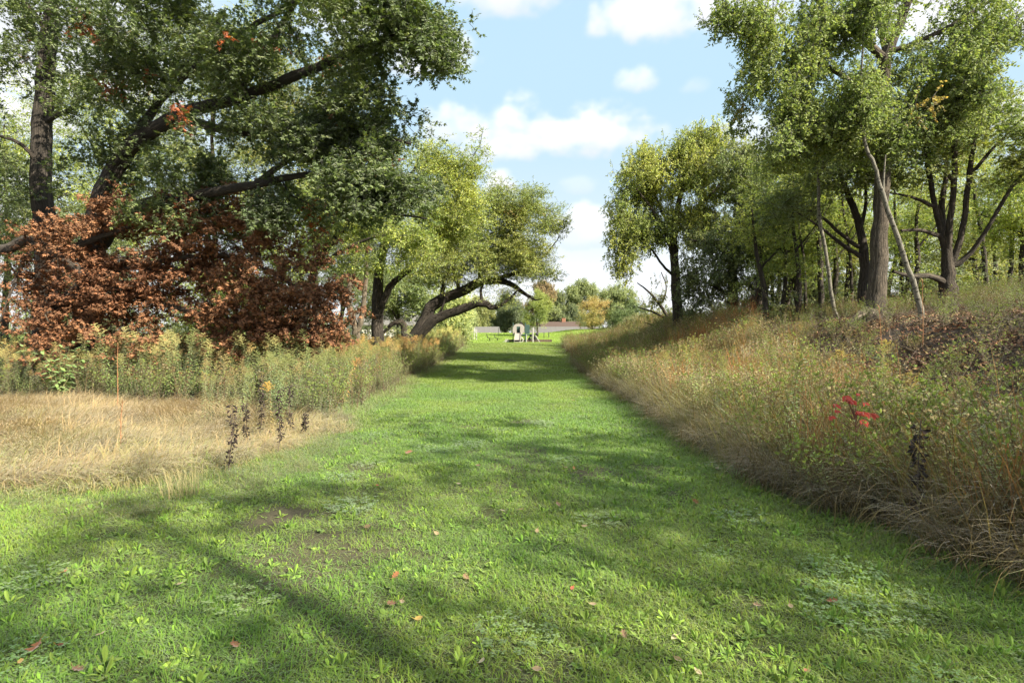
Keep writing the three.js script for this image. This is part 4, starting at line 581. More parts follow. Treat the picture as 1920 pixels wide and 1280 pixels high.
put(bigLeafed, 420, 326, (x, d) => (d < 16 ? 0.8 : 0.2) * zone(x, d, 6, 0.42, 0.6)); put(tallRust, 2200, 327, (x, d) => 0.15 + 0.85 * zone(x, d, 7, 0.42, 0.6), { s: 0.8, open: 1 }); put(tallOlive, 3000, 328, (x, d) => 0.7, { open: 1 }); put(plume, 300, 329, (x, d) => (d > 8 ? zone(x, d, 8, 0.5, 0.7) : 0));
rodWhole.slice(2).forEach((g, i) => put(g, 420, 330 + i, (x, d) => zone(x, d, 9 + i, 0.48, 0.64), { s: 0.55 }));
// arching grass that spills over the path's right edge
const fringe = massOf('arching_grass', 'long arching olive and tan grass spilling over the right edge of the path', 'grass');
[[archTan, 340, 2700], [archGreen, 341, 1500]].forEach(([g, s, n]) => scatter('grass_blades', '', '', g, M.leaf, spots(n, s, 2.2, 8, 2.2, 34, (x, d) => { const q = x - pathRight(d); return q > 0.02 && q < 2.6 && !(d > 4.0 && d < 4.9 && Math.abs(x - 0.711 * d) < 0.24) ? (q < 0.9 ? 1 : 0.3) * mix(1, 0.45, sstep(9, 20, d)) : 0; }, (x, d, R) => ({ c: mTint(x, d, R).map((v, q) => v * (0.5 + 0.8 * noise(x * 1.7, d * 1.7, 6)) * [1.15, 1.08, 0.82][q]), turn: (R() - 0.5) * 2.6, s: (x - pathRight(d) < 0.5 ? 0.55 : 0.8) + R() * 0.35 })), fringe));
scatter('fringe_weeds', 'leafy weeds poking through the arching grass at the path edge', 'weeds', forbs[4], M.leaf, spots(900, 343, 2.2, 7, 2.6, 30, (x, d) => { const q = x - pathRight(d); return q > 0.15 && q < 1.4 ? 0.7 * zone(x, d, 12, 0.4, 0.6) : 0; }, (x, d, R) => ({ c: mTint(x, d, R), tx: (R() - 0.5) * 0.4, tz: (R() - 0.5) * 0.4, s: 0.5 + R() * 0.5 })));
// dry grass on the left
const dryGrass = massOf('dry_grass', 'pale dry uncut grass lying in waves left of the path', 'grass');
const inDry = (x, d) => x < pathLeft(d) - 0.05 && d > 5.6 && !(d > 11.4 + 1.2 * noise(x, 2) && x > -0.46 * d) && d < 13.6 + 2.2 * noise(x * 0.45, 4) && x > -d * 0.95 - 1;
[[dryA, 350, 3600, (x, d) => (0.2 + 0.8 * sstep(7.5, 10, d)) * (0.25 + 0.75 * zone(x, d, 11, 0.38, 0.56))], [dryB, 351, 4200, (x, d) => 0.8], [lowGreen, 352, 2600, (x, d) => 1 - sstep(7, 10.5, d) * 0.85]].forEach(([g, s, n, w]) => scatter('grass_blades', '', '', g, M.leaf, spots(n, s, -16, -2.8, 5.6, 15.3, (x, d) => (inDry(x, d) ? w(x, d) : 0), (x, d, R) => { const k = 0.8 + 0.9 * fbm(x * 1.3, d * 1.3, 5, 3) + 0.25 * R(); return { c: [k * 1.2, k * 1.1, k * 0.97], turn: 9 * fbm(x * 0.35, d * 0.35, 2, 2) + R() * 1.3, s: (0.6 + R() * 0.5) * (0.75 + 0.5 * noise(x * 1.1, d * 1.1, 3)) }; }), dryGrass));
scatter('ragged_grass', 'half green ragged grass where the lawn runs into the dry grass', 'grass', lowGreen, M.leaf, [...spots(3400, 353, -12, -2.4, 4.3, 9.5, (x, d) => (inPath(x, d) && x < lerpTable([[4, -6], [5.5, -3.0], [7, -2.6], [9.5, -2.9]], d) + wob(d, 8) ? 0.8 * sstep(4.3, 5.8, d) * (0.3 + 0.7 * zone(x, d, 13, 0.4, 0.6)) : 0), (x, d, R) => ({ c: mTint(x, d, R), s: 0.45 + R() * 0.4 })),
  ...spots(2600, 354, -6.5, -3, 9, 58, (x, d) => { const q = pathLeft(d) - x; return q > -0.35 && q < 0.7 ? 0.8 : 0; }, (x, d, R) => ({ c: mTint(x, d, R).map((v) => v * 1.15), s: 0.6 + R() * 0.7 })), ...spots(1500, 355, 2, 6, 2.2, 58, (x, d) => { const q = x - pathRight(d); return q > -0.3 && q < 0.35 ? 0.8 : 0; }, (x, d, R) => ({ c: mTint(x, d, R), s: 0.45 + R() * 0.5 }))]);

// ---- the wooded bank: fallen leaves, twigs and low green plants
const litterPatch = (() => { const R = rng(361), b = new GB(); for (let k = 0; k < 60; k++) { const q = 0.5 * Math.sqrt(R()), a = R() * 6.283, d = unit([R() - 0.5, (R() - 0.5) * 0.5, R() - 0.5]); b.leaf([q * Math.cos(a), 0.01 + R() * 0.03, q * Math.sin(a)], d, unit(cross(d, [R() * 0.6, 1, R() * 0.6])), 0.07 + R() * 0.05, 0.05, vary([[0.10, 0.065, 0.042], [0.16, 0.11, 0.072], [0.065, 0.042, 0.03], [0.22, 0.17, 0.12]][Math.floor(R() * 4)], R, 0.25), 0.3, 0.1, true); } return b.build(); })();
const twigPatch = (() => { const R = rng(362), b = new GB(); for (let k = 0; k < 14; k++) { const a = R() * 6.283, l = 0.3 + R() * 0.7, x = (R() - 0.5) * 0.8, z = (R() - 0.5) * 0.8, u = (R() - 0.3) * 0.45; b.stem([[x, 0.02, z], [x + Math.cos(a) * l * 0.5 + 0.03, 0.03 + u * 0.5, z + Math.sin(a) * l * 0.5], [x + Math.cos(a) * l, 0.02 + u, z + Math.sin(a) * l]], 0.008, 0.003, vary([0.13, 0.10, 0.075], R, 0.4)); } return b.build(); })();
const onBank = (x, d) => sstep(5.6, 8.0, x - 0.02 * d) * (inView(x, d, 3) ? 1 : 0);
scatter('leaf_litter', 'brown fallen leaves covering the wooded bank', 'leaf litter', litterPatch, M.dry, spots(7000, 363, 5, 34, 5, 48, (x, d) => onBank(x, d) * 0.9, (x, d, R) => ({ s: 0.8 + R() * 0.6, tz: (x < 14 ? 0.3 : 0.08), turn: R() * 0.8 - 0.4, c: [1.0 + 0.6 * R(), 0.85 + 0.5 * R(), 0.6 + 0.35 * R()] })));
scatter('fallen_twigs', 'thin dead twigs scattered over the wooded bank', 'twigs', twigPatch, M.dry, spots(2600, 364, 5, 26, 6, 40, (x, d) => onBank(x, d) * 0.6));
const bankPlants = massOf('bank_plants', 'low green woodland plants dotted over the leaf litter of the bank', 'ground cover');
const bankTint = (x, d, R) => { const k = 0.5 + 0.5 * R(), b = R() < 0.3 ? 0.75 : 1.12; return [k * 1.08, k * b * 0.9, k * 0.75]; };
[[forbs[4], 371, 4200, 0.4], [bigLeafed, 372, 2600, 0.45], [forbs[2], 373, 2200, 0.45], [forbs[3], 374, 1500, 0.4]].forEach(([g, s, n, k]) => scatter('plant_leaves', '', '', g, M.leaf, spots(n, s, 4.5, 32, 5, 48, (x, d) => sstep(5, 6.5, x - 0.02 * d) * (inView(x, d, 2) ? 1 : 0) * (0.16 + 0.84 * zone(x, d, s % 17, 0.43, 0.62)) * 1, (x, d, R) => ({ c: bankTint(x, d, R), s: k + R() * 0.35 })), bankPlants));
scatter('wood_undergrowth', 'leafy green undergrowth between the trunks of the right wood', 'undergrowth', S.slim, M.leaf, spots(2600, 375, 8, 44, 22, 52, (x, d) => (x / d > 0.36 ? 0.3 + 0.7 * zone(x, d, 4, 0.4, 0.6) : 0), (x, d, R) => ({ y: elevation(x, d) + 0.1 + R() ** 1.5 * 1.5, tx: R() - 0.5, tz: R() - 0.5, s: 0.9 + R() * 0.8, c: mix3([0.10, 0.14, 0.035], [0.19, 0.21, 0.06], R()) })));
scatter('wood_undergrowth', 'dark leafy undergrowth at the feet of the left wood', 'undergrowth', S.slim, M.leaf, spots(2600, 376, -34, -4, 19, 56, (x, d) => (x < pathLeft(d) - 2 ? 0.7 : 0), (x, d, R) => ({ y: elevation(x, d) + 0.1 + R() ** 1.3 * 1.9, tx: R() - 0.5, tz: R() - 0.5, s: 0.9 + R() * 0.9, c: mix3([0.09, 0.13, 0.035], [0.18, 0.20, 0.06], R()) })));
// ---------------------------------------------------------------- single plants that stand out
function curledStalk(seed, h, lean, turn, big = 1) {
  const R = rng(seed), b = new GB(), leaves = new GB(), A = (t) => [Math.cos(turn) * lean * t + Math.sin(t * 7 + seed) * 0.025, h * t, Math.sin(turn) * lean * t + Math.cos(t * 6 + seed) * 0.02];
  b.stem([A(0), A(0.3), A(0.65), A(1)], 0.008, 0.004, [0.10, 0.075, 0.055], 5);
  for (let k = 0; k < 130; k++) { const t = 0.16 + 0.84 * R(); if (noise(t * 7, seed) < 0.2) continue; const a = R() * 6.283, o = R() * 0.03, p = A(t), d = unit([Math.cos(a), -1.1 + R() * 1.3, Math.sin(a)]); leaves.leaf([p[0] + Math.cos(a) * o, p[1], p[2] + Math.sin(a) * o], d, sideOf(d, R), (0.02 + R() * 0.04) * big, 0.026 * big, vary([0.040, 0.027, 0.022], R, 0.45), 0.6, 0.4 - R() * 0.9, false, 0.5); }
  return [b.build(), leaves.build()];
}
[[430, 6.9, 0.86, 0.05, 'blackened dead stalk with curled leaves nearest the path in the dry grass'], [487, 9.4, 1.08, 0.06, 'tall blackened dead stalk left of the orange tinged goldenrod'], [521, 8.1, 0.98, 0.10, 'blackened dead stalk right of the orange tinged goldenrod'], [543, 9.6, 0.92, 0.02, 'thin blackened dead stalk farthest back of its cluster'], [576, 9.4, 0.46, 0.14, 'short blackened dead stalk leaning out at the lawn edge'], [467, 8.6, 0.7, 0.1, 'short blackened dead stalk between the two tallest ones']].forEach(([px, d, h, lean, label], k) => {
  const t = thing('dead_stalk', label, 'dead stalk', on(px, d), 0, 'blackened dead stalks in the dry grass'), [s, l] = curledStalk(400 + k, h, lean, k * 0.4); part('stem', s, M.dry, t); part('curled_leaves', l, M.dry, t).userData.kind = 'stuff'; });
{ const p = on(1706, 4.75), t = thing('dead_stalk', 'thick dark dead stalk with curled leaves in the right meadow beside the red leaves', 'dead stalk', p), [s, l] = curledStalk(413, 0.98, 0.1, 0.5, 1.25); part('stem', s, M.dry, t); part('curled_leaves', l, M.dry, t).userData.kind = 'stuff'; }
{ // the red sapling: each leaf can be told apart
  const base = on(1602, 5.4), t = thing('red_leaved_sapling', 'sapling with bright scarlet leaves among the right meadow grasses', 'sapling', base), R = rng(420), b = new GB();
  const S1 = (a, c) => b.stem([a, [mix(a[0], c[0], 0.5), mix(a[1], c[1], 0.55), mix(a[2], c[2], 0.5)], c], 0.006, 0.003, [0.16, 0.07, 0.05], 5); S1([0, 0, 0], [0.02, 0.95, 0]);
  for (const [px, py, r] of [[1585, 742, 0.055], [1597, 750, 0.05], [1566, 757, 0.05], [1609, 770, 0.055], [1620, 772, 0.045], [1632, 774, 0.06], [1618, 786, 0.06], [1558, 780, 0.04], [1622, 755, 0.035], [1608, 737, 0.03], [1569, 768, 0.035], [1590, 748, 0.04]]) {
    const q = at(px, py, 5.35 + R() * 0.1), p = [q[0] - base[0], q[1] - base[1], q[2] - base[2]], g = new GB(), a = R() * 6.28; S1([0.01, clamp(p[1] - 0.15, 0.05, 0.9), 0], p);
    for (const f of [-0.9, -0.45, 0, 0.45, 0.9]) { const d = unit([Math.sin(f + (R() - 0.5)) * 0.9, -0.55 + Math.cos(f) * 0.2 + (R() - 0.5) * 0.5, 0.55]); g.leaf(p, d, unit(cross(d, [0.1, 0.2, 1])), r * 1.5 * (1 - Math.abs(f) * 0.3), r * 0.62, vary([0.42, 0.045, 0.025], R, 0.2), 0.12, 0.15); }
    part('leaf', g.build(), M.leaf, t);
  }
  part('stem', b.build(), M.dry, t);
}
{ // broad-leaved plant at the far left
  const base = on(112, 14.6), t = thing('pokeweed', 'bushy plant with broad fresh green leaves left of the goldenrod stand', 'plant', base), R = rng(430), b = new GB(), l = new GB();
  for (let s = 0; s < 9; s++) { const a = s * 2.4, o = 0.35 + R() * 0.5, h = 0.9 + R() * 0.85, A = (q) => [Math.cos(a) * o * q * q, h * q, Math.sin(a) * o * q * q]; b.stem([A(0), A(0.4), A(0.75), A(1)], 0.013, 0.005, [0.15, 0.14, 0.06], 5); for (let k = 0; k < 17; k++) { const q = 0.25 + 0.77 * k / 17, f = k * 2.4, d = unit([Math.cos(f), 0.25 - R() * 0.4, Math.sin(f)]); l.leaf(A(q), d, unit([-Math.sin(f), (R() - 0.5) * 0.4, Math.cos(f)]), 0.17 + R() * 0.1, 0.075, vary([0.13, 0.21, 0.055], R, 0.25), 0.15, 0.35); } }
  part('stem', b.build(), M.dry, t); part('leaves', l.build(), M.gloss, t).userData.kind = 'stuff';
}
{ const t = thing('goldenrod', 'goldenrod turned yellow and orange between the blackened stalks', 'goldenrod', on(506, 9.2)), g = goldenrodGeometry(440, 0.95, [0.22, 0.17, 0.045], [0.42, 0.28, 0.06], [0.16, 0.075, 0.03]); part('stem', g.stem, M.dry, t); part('leaves', g.leaves, M.leaf, t); part('plume', g.plume, M.leaf, t); t.scale.set(0.7, 1, 0.7); }
{ const t = thing('goldenrod', 'single goldenrod turned orange leaning beside the green stand near the path', 'goldenrod', on(640, 14.2)), g = goldenrodGeometry(441, 1.25, [0.42, 0.27, 0.06], [0.42, 0.24, 0.09], [0.36, 0.14, 0.04]); part('stem', g.stem, M.dry, t); part('leaves', g.leaves, M.leaf, t); part('plume', g.plume, M.leaf, t); t.rotation.z = -0.22; }
[[1592, 11.6, 'yellow tinged goldenrod rising before the leaf litter, beside its taller twin'], [1640, 11.2, 'taller yellow tinged goldenrod rising before the big cottonwood trunk']].forEach(([px, d, label], k) => { const t = thing('goldenrod', label, 'goldenrod', on(px, d)), g = goldenrodGeometry(450 + k, 1.25 + 0.1 * k, [0.22, 0.20, 0.05], [0.36, 0.29, 0.07]); part('stem', g.stem, M.dry, t); part('leaves', g.leaves, M.leaf, t); part('plume', g.plume, M.leaf, t); });
{ const t = thing('feathery_grass', 'clump of pale feathery seed grass at the foot of the bank', 'grass clump', on(1428, 15.5)); for (let k = 0; k < 5; k++) { const m = part('plumes', plume, M.leaf, t); m.position.set((k - 2) * 0.16, 0, (k % 2) * 0.2); m.rotation.y = k * 1.3; m.scale.setScalar(0.85 + 0.06 * k); m.userData.kind = 'stuff'; } }
function rustClump(label, px, d, n, s, seed, w = 0.5) { const t = thing('rust_grass', label, 'grass clump', on(px, d)), R = rng(seed), list = []; for (let k = 0; k < n; k++) { const x = (R() - 0.5) * 2 * w, z = (R() - 0.5) * w; list.push({ x, y: elevation(t.position.x + x, d - z) - t.position.y, z, turn: R() * 6.28, s: s * (0.8 + 0.4 * R()), c: [1.45 + R() * 0.5, 1.0 + 0.2 * R(), 0.8] }); } scatter('blades', '', '', tallRust, M.leaf, list, t); }
rustClump('wide patch of rust orange grass in front of the dark leaved tree', 1335, 25, 46, 1.05, 461, 1.9);
rustClump('rust orange grass clump in the middle of the right meadow', 1262, 13, 4, 1.0, 462, 0.3); rustClump('rusty stems beside the pale feathery grass', 1408, 13.8, 5, 1.0, 463, 0.35); rustClump('reddish brown grass clump at the near right edge', 1890, 4.6, 3, 0.7, 464, 0.35);
[[219, 12.4, 1.6, 'tall thin rust coloured dry stalk standing alone in front of the goldenrods', 0.02], [222, 8.3, 0.75, 'orange dry stalk in the middle of the dry grass', 0.06], [1660, 12, 1.75, 'tall thin tan dry stalk below the big cottonwood', -0.12], [1731, 13, 1.6, 'tall thin reddish dry stalk below the leaning white trunk', 0.0]].forEach(([px, d, h, label, lean], k) => {
  const t = thing('dry_stalk', label, 'dry stalk', on(px, d)), b = new GB(), l = new GB(), R = rng(470 + k), A = (q) => [lean * q + Math.sin(q * 6) * 0.01, h * q, 0]; b.stem([A(0), A(0.25), A(0.5), A(0.75), A(1)], 0.009, 0.004, [0.34, 0.16, 0.075], 5);
  for (let j = 0; j < 26; j++) { const q = 0.1 + 0.9 * R(), a = R() * 6.28; l.blade(...A(q), a, 0.12 + R() * 0.14, 0.008, 1.6, [0.34, 0.18, 0.08], [0.42, 0.27, 0.14], 3, 0.3); } part('stem', b.build(), M.dry, t); part('blades', l.build(), M.dry, t).userData.kind = 'stuff'; });
{ const t = thing('tan_grass_tuft', 'small upright tuft of straw coloured grass at the front of the dry grass', 'grass tuft', on(335, 5.9)); const m = part('blades', bladePatch(480, 130, 0.2, 0.25, 0.42, 0.004, 0.6, [TAN, OLIVE], [TAN2, [0.42, 0.35, 0.19]], 4, 0.25), M.leaf, t); m.userData.kind = 'stuff'; }
// mullein-like broad leaves low in the right meadow
[[1655, 5.2, 'low plant with wide pale green leaves under the right meadow grass'], [1840, 5.6, 'plant with rounded green leaves at the right edge of the meadow'], [1512, 12.2, 'dark leafy stem rising from the middle of the right meadow']].forEach(([px, d, label], k) => { const t = thing('meadow_plant', label, 'plant', on(px, d)), R = rng(490 + k), b = new GB(), l = new GB(), h = 0.55 + 0.35 * k; b.stem([[0, 0, 0], [0.02, h * 0.5, 0.01], [0.0, h, 0]], 0.008, 0.004, [0.13, 0.12, 0.05], 5); for (let j = 0; j < 16; j++) { const q = 0.15 + 0.85 * j / 16, a = j * 2.4, dd = unit([Math.cos(a), 0.3, Math.sin(a)]); l.leaf([0, h * q, 0], dd, unit([-Math.sin(a), 0, Math.cos(a)]), 0.13, 0.075, vary([[0.17, 0.22, 0.075], [0.13, 0.2, 0.06], [0.10, 0.16, 0.07]][k], R, 0.2), 0.12, 0.3); } part('stem', b.build(), M.dry, t); part('leaves', l.build(), M.leaf, t).userData.kind = 'stuff'; });

// ---------------------------------------------------------------- fallen leaves on the lawn
function fallenLeaf(seed, len, col, kind) {
  const R = rng(seed), b = new GB(), lobes = kind === 'oak' ? [[0, 0.035], [0.12, 0.04], [0.26, 0.30], [0.36, 0.09], [0.52, 0.40], [0.62, 0.11], [0.78, 0.27], [0.86, 0.08], [1, 0.0]] : [[0, 0.02], [0.15, 0.16], [0.35, 0.27], [0.55, 0.29], [0.75, 0.2], [0.9, 0.08], [1, 0]];
  const curl = 0.25 + R() * 0.5, roll = 0.3 + R() * 0.7, Y = (t, w) => len * (curl * (t - 0.5) ** 2 + roll * w * w * 1.6) + 0.028, c = vary(col, R, 0.1);
  let prev = null; lobes.forEach(([t, w]) => { const ww = w * (0.9 + 0.2 * R()), z = (t - 0.5) * len, tipz = kind === 'oak' && w > 0.2 ? z + 0.06 * len : z, m = b.v(0, Y(t, 0), z, [c[0] * 0.85, c[1] * 0.8, c[2] * 0.8]), l = b.v(-ww * len, Y(t, ww), tipz, c), r = b.v(ww * len, Y(t, ww * 0.8), tipz, c); if (prev) { b.tri(prev[0], prev[1], l); b.tri(prev[0], l, m); b.tri(prev[0], m, r); b.tri(prev[0], r, prev[2]); } prev = [m, l, r]; });
  b.stem([[0, Y(0, 0), -0.5 * len], [0.01, Y(0, 0) + 0.01, -0.72 * len]], 0.0016, 0.0012, col); return b.build();
}
const RUSTY = [0.40, 0.15, 0.055], PALE = [0.46, 0.34, 0.21], ROSE = [0.36, 0.22, 0.13], CREAMY = [0.62, 0.52, 0.36], RED = [0.50, 0.10, 0.045], BROWN = [0.24, 0.12, 0.065], YELLOW = [0.55, 0.36, 0.09];
const fallen = [[68, 1228, 0.15, RUSTY, 'oak', 'large lobed rust orange oak leaf at the lower left of the lawn'], [120, 1217, 0.08, RUSTY, 'oak', 'small rust leaf just beyond the large rust oak leaf'], [40, 1250, 0.06, YELLOW, 'egg', 'small tan leaf tucked under the large rust oak leaf'], [187, 1202, 0.08, PALE, 'egg', 'pale tan leaf between the large oak leaf and the orange pair'], [145, 1268, 0.10, BROWN, 'oak', 'dark brown curled leaf at the bottom left of the lawn'], [123, 1077, 0.06, RUSTY, 'egg', 'small orange leaf alone in the shaded left lawn'], [335, 1104, 0.08, PALE, 'egg', 'pale leaf in the weedy patch of the left lawn'], [437, 1228, 0.11, RUSTY, 'oak', 'curled rust oak leaf left of centre near the bottom edge'],
  [740, 1087, 0.10, RUSTY, 'oak', 'bright rust leaf standing up beside a dandelion plant'], [735, 1142, 0.09, BROWN, 'oak', 'brown leaf overlapping a pale one near the bottom centre'], [752, 1141, 0.08, PALE, 'oak', 'pale leaf overlapped by a brown one near the bottom centre'], [784, 1168, 0.075, YELLOW, 'egg', 'golden orange leaf alone on the lawn below the leaf pair'], [876, 1084, 0.09, ROSE, 'oak', 'rosy tan leaf lying flat at the middle of the near lawn'], [1073, 1112, 0.06, RED, 'egg', 'vivid red orange leaf right of the near lawn centre'], [1112, 1143, 0.07, PALE, 'egg', 'pale pink upright leaf below the vivid red one'], [1173, 1199, 0.09, ROSE, 'oak', 'curled rosy leaf in the weeds of the lower right'], [1265, 1206, 0.07, CREAMY, 'egg', 'cream leaf at the lower right beside curled weeds'], [1272, 1250, 0.075, ROSE, 'egg', 'round pinkish leaf near the bottom edge right of centre'], [906, 1252, 0.07, CREAMY, 'egg', 'cream curled leaf at the bottom edge left of centre'], [1006, 1266, 0.075, PALE, 'egg', 'tan cupped leaf at the bottom edge of the centre'],
  [1046, 951, 0.11, ROSE, 'egg', 'large pinkish cupped leaf standing in the middle of the lawn'], [977, 960, 0.09, RUSTY, 'oak', 'orange leaf left of the pinkish cupped leaf'], [942, 962, 0.09, CREAMY, 'oak', 'whitish leaf left of the orange leaf in the middle lawn'], [1005, 1000, 0.08, PALE, 'oak', 'tan leaf below the pinkish cupped leaf'], [860, 911, 0.08, CREAMY, 'egg', 'cream leaf in the sunlit stripe left of centre'], [706, 918, 0.09, RED, 'oak', 'red orange leaf by the sunlit clover patch'], [688, 996, 0.09, ROSE, 'oak', 'dull pink leaf on the left half of the lawn'], [820, 1006, 0.08, PALE, 'egg', 'tan leaf left of centre in the shaded grass'], [766, 854, 0.24, RUSTY, 'oak', 'big curled brown leaf beside the bare spot in the sun'], [1095, 994, 0.08, PALE, 'egg', 'tan leaf right of centre beyond the broad weeds'], [1305, 946, 0.12, RUSTY, 'oak', 'rust leaf on the lawn near the arching grass'], [1345, 885, 0.10, CREAMY, 'egg', 'pale yellow leaf at the foot of the arching grass'], [1420, 1145, 0.08, ROSE, 'oak', 'pinkish leaf in the lower right weeds, left of its pair'], [1485, 1145, 0.07, PALE, 'egg', 'small tan leaf in the lower right weeds, right of its pair'], [1560, 1137, 0.11, RUSTY, 'oak', 'flat rust brown leaf under the lower right dandelions'], [1307, 1272, 0.07, CREAMY, 'egg', 'cream leaf cut by the bottom edge right of centre'], [1515, 1274, 0.07, RUSTY, 'egg', 'orange leaf at the bottom edge of the right weeds'], [1060, 884, 0.10, PALE, 'oak', 'pale leaf far out on the sunlit middle of the path'], [1075, 884, 0.10, RUSTY, 'oak', 'rust leaf far out on the middle of the path'], [896, 880, 0.10, BROWN, 'egg', 'brown leaf at the far side of the sunlit lawn'], [1075, 754, 0.2, RUSTY, 'oak', 'rust leaf far up the path near the right meadow']];
fallen.forEach(([px, py, len, col, kind, label], k) => { const d = EYE * LENS / (py - 640), x = (px - 960) / LENS * d, o = part(numbered('fallen_leaf'), fallenLeaf(600 + k, len * 0.72, col.map((v) => v * 0.7), kind), M.leaf, scene); o.position.set(x, elevation(x, d) + 0.006 + len * 0.08, -d); o.rotation.set(0.25 * Math.sin(k * 1.7) + 0.25, k * 1.9, 0.3 * Math.cos(k * 2.3)); tag(o, label, 'fallen leaf', 'fallen leaves on the lawn'); });

// ---------------------------------------------------------------- playground, seats, posts, houses
const paint = (r, g, b, rough = 0.5) => new THREE.MeshStandardMaterial({ color: rgb(r, g, b), roughness: rough, side: THREE.DoubleSide });
M.beige = paint(0.27, 0.25, 0.225, 0.6); M.spruce = paint(0.025, 0.06, 0.05, 0.5); M.white = paint(0.34, 0.33, 0.31, 0.6); M.black = paint(0.02, 0.02, 0.022, 0.6); M.timber = paint(0.10, 0.065, 0.05, 0.9); M.teal = paint(0.03, 0.065, 0.06, 0.5); M.concrete = paint(0.5, 0.47, 0.42, 0.9);
const box = (w, h, d, x, y, z, rx = 0, ry = 0, rz = 0) => { const g = new THREE.BoxGeometry(w, h, d); g.rotateX(rx); g.rotateY(ry); g.rotateZ(rz); g.translate(x, y, z); return g; };
const rod = (a, b, r, n = 10) => { const v = new THREE.Vector3(...b).sub(new THREE.Vector3(...a)), g = new THREE.CylinderGeometry(r, r, v.length(), n); g.translate(0, v.length() / 2, 0); g.applyQuaternion(new THREE.Quaternion().setFromUnitVectors(new THREE.Vector3(0, 1, 0), v.normalize())); g.translate(...a); return g; };
const D = 64, U = D / LENS, ground0 = elevation((985 - 960) * U, D), X = (px) => (px - 985) * U, Y = (py) => EYE - (py - 640) * U - ground0;
{
  const t = thing('playground_slide', 'small beige hooded slide on dark green posts with a climbing net', 'playground', [(985 - 960) * U, ground0, -D]);
  const deck = part('deck', mergeGeometries([box(1.7, 0.08, 1.2, X(983), 0.95, -0.5), box(1.7, 0.12, 0.06, X(983), 0.9, 0.12)]), M.spruce, t);
  for (const px of [962, 985]) for (const z of [0.08, -1.05]) part('post', rod([X(px), 0, z], [X(px), Y(608) + (z < 0 ? 0.25 : 0.15), z], 0.055), M.spruce, t);
  { // hood: rounded arch with a rectangular opening
    const s = new THREE.Shape(); s.moveTo(-0.55, 0); s.bezierCurveTo(-0.72, 0.5, -0.62, 1.06, -0.2, 1.1); s.lineTo(0.22, 1.1); s.bezierCurveTo(0.62, 1.06, 0.72, 0.5, 0.42, 0); s.closePath(); const h = new THREE.Path(); h.moveTo(-0.2, 0.12); h.lineTo(-0.2, 0.86); h.lineTo(0.2, 0.86); h.lineTo(0.2, 0.12); h.closePath(); s.holes.push(h);
    const g = new THREE.ExtrudeGeometry(s, { depth: 0.1, bevelSize: 0.04, bevelThickness: 0.04, bevelSegments: 3, curveSegments: 14 }); g.translate(X(972), 1.0, 0.16); const hood = part('hood', g, M.beige, t); part('back_panel', box(0.6, 0.9, 0.04, X(972), 1.5, -0.95), M.spruce, hood);
  }
  { // chute with raised sides
    const prof = [[-0.36, 0.2], [-0.30, 0.2], [-0.27, 0.02], [0.27, 0.02], [0.30, 0.2], [0.36, 0.2], [0.34, -0.03], [-0.34, -0.03]], b = new GB(), rings = [], n = 10;
    for (let k = 0; k <= n; k++) { const q = k / n, y = mix(1.05, 0.10, sstep(-0.05, 1.08, q)) , z = 0.25 + q * 1.7, ox = X(972) - 0.15 * q; rings.push(prof.map(([x, h]) => b.v(ox + x, y + h, z, [1, 1, 1]))); }
    for (let k = 0; k < n; k++) for (let j = 0; j < prof.length; j++) { const m = (j + 1) % prof.length; b.tri(rings[k][j], rings[k + 1][j], rings[k + 1][m]); b.tri(rings[k][j], rings[k + 1][m], rings[k][m]); } for (const r of [rings[0], rings[n]]) for (let j = 1; j + 1 < prof.length; j++) b.tri(r[0], r[j], r[j + 1]);
    part('chute', b.build(), M.beige, t);
  }
  part('side_panel', box(0.5, 1.05, 0.05, X(989), 1.55, 0.1), M.teal, t); part('roof_panel', box(0.12, 0.7, 1.2, X(985) + 0.05, 1.95, -0.5, 0, 0, 0.1), M.spruce, t);
  for (const y of [0.3, 0.55, 0.8]) part('rung', rod([X(976), y, 0.08], [X(985), y, 0.08], 0.025), M.black, t);
  part('tall_post', rod([X(999), 0, 0.3], [X(999), Y(614), 0.3], 0.075), M.white, t); part('short_post', rod([X(987), 0, 0.3], [X(987), 0.95, 0.3], 0.05), M.white, t); part('slanted_bar', rod([X(1012.5), 0, 0.4], [X(1004), 0.85, 0.1], 0.035), M.white, t);
  const net = []; for (let k = 0; k < 7; k++) { const a = k / 6, q = X(990) + a * (X(1008) - X(990)); net.push(rod([q, 0.05, 0.1], [mix(q, X(999), 0.45), 0.95 + 0.1 * Math.sin(a * 3), -0.2], 0.03, 6)); } for (const [y, s] of [[0.25, 1], [0.5, 0.82], [0.75, 0.66], [0.95, 0.55]]) net.push(rod([mix(X(999), X(990), s), y, 0.05 - y * 0.2], [mix(X(999), X(1008), s), y + 0.03, 0.05 - y * 0.2], 0.03, 6)); part('climbing_net', mergeGeometries(net), M.black, t);
  const pods = [[993, 0.45, 0.2], [1003, 0.55, 0.25], [1007, 1.0, 0.2], [996, 0.8, 0.16]]; for (const [px, y, r] of pods) { const g = new THREE.SphereGeometry(r, 14, 10); g.scale(1, 0.8, 0.6); g.translate(X(px), y, -0.1); part('climbing_pod', g, M.black, t); } part('crawl_ring', (() => { const g = new THREE.TorusGeometry(0.28, 0.07, 10, 20); g.translate(X(976), 0.32, 0.1); return g; })(), M.white, t);
}
{ const p = on(994, D + 1.6), t = thing('timber_border', 'low brown timber border round the playground surface', 'border', p); for (let k = 0; k < 6; k++) part('timber', box(0.86, 0.34, 0.18, (k - 2.6) * 0.88, 0.16, (k % 2) * 0.02), M.timber, t); }
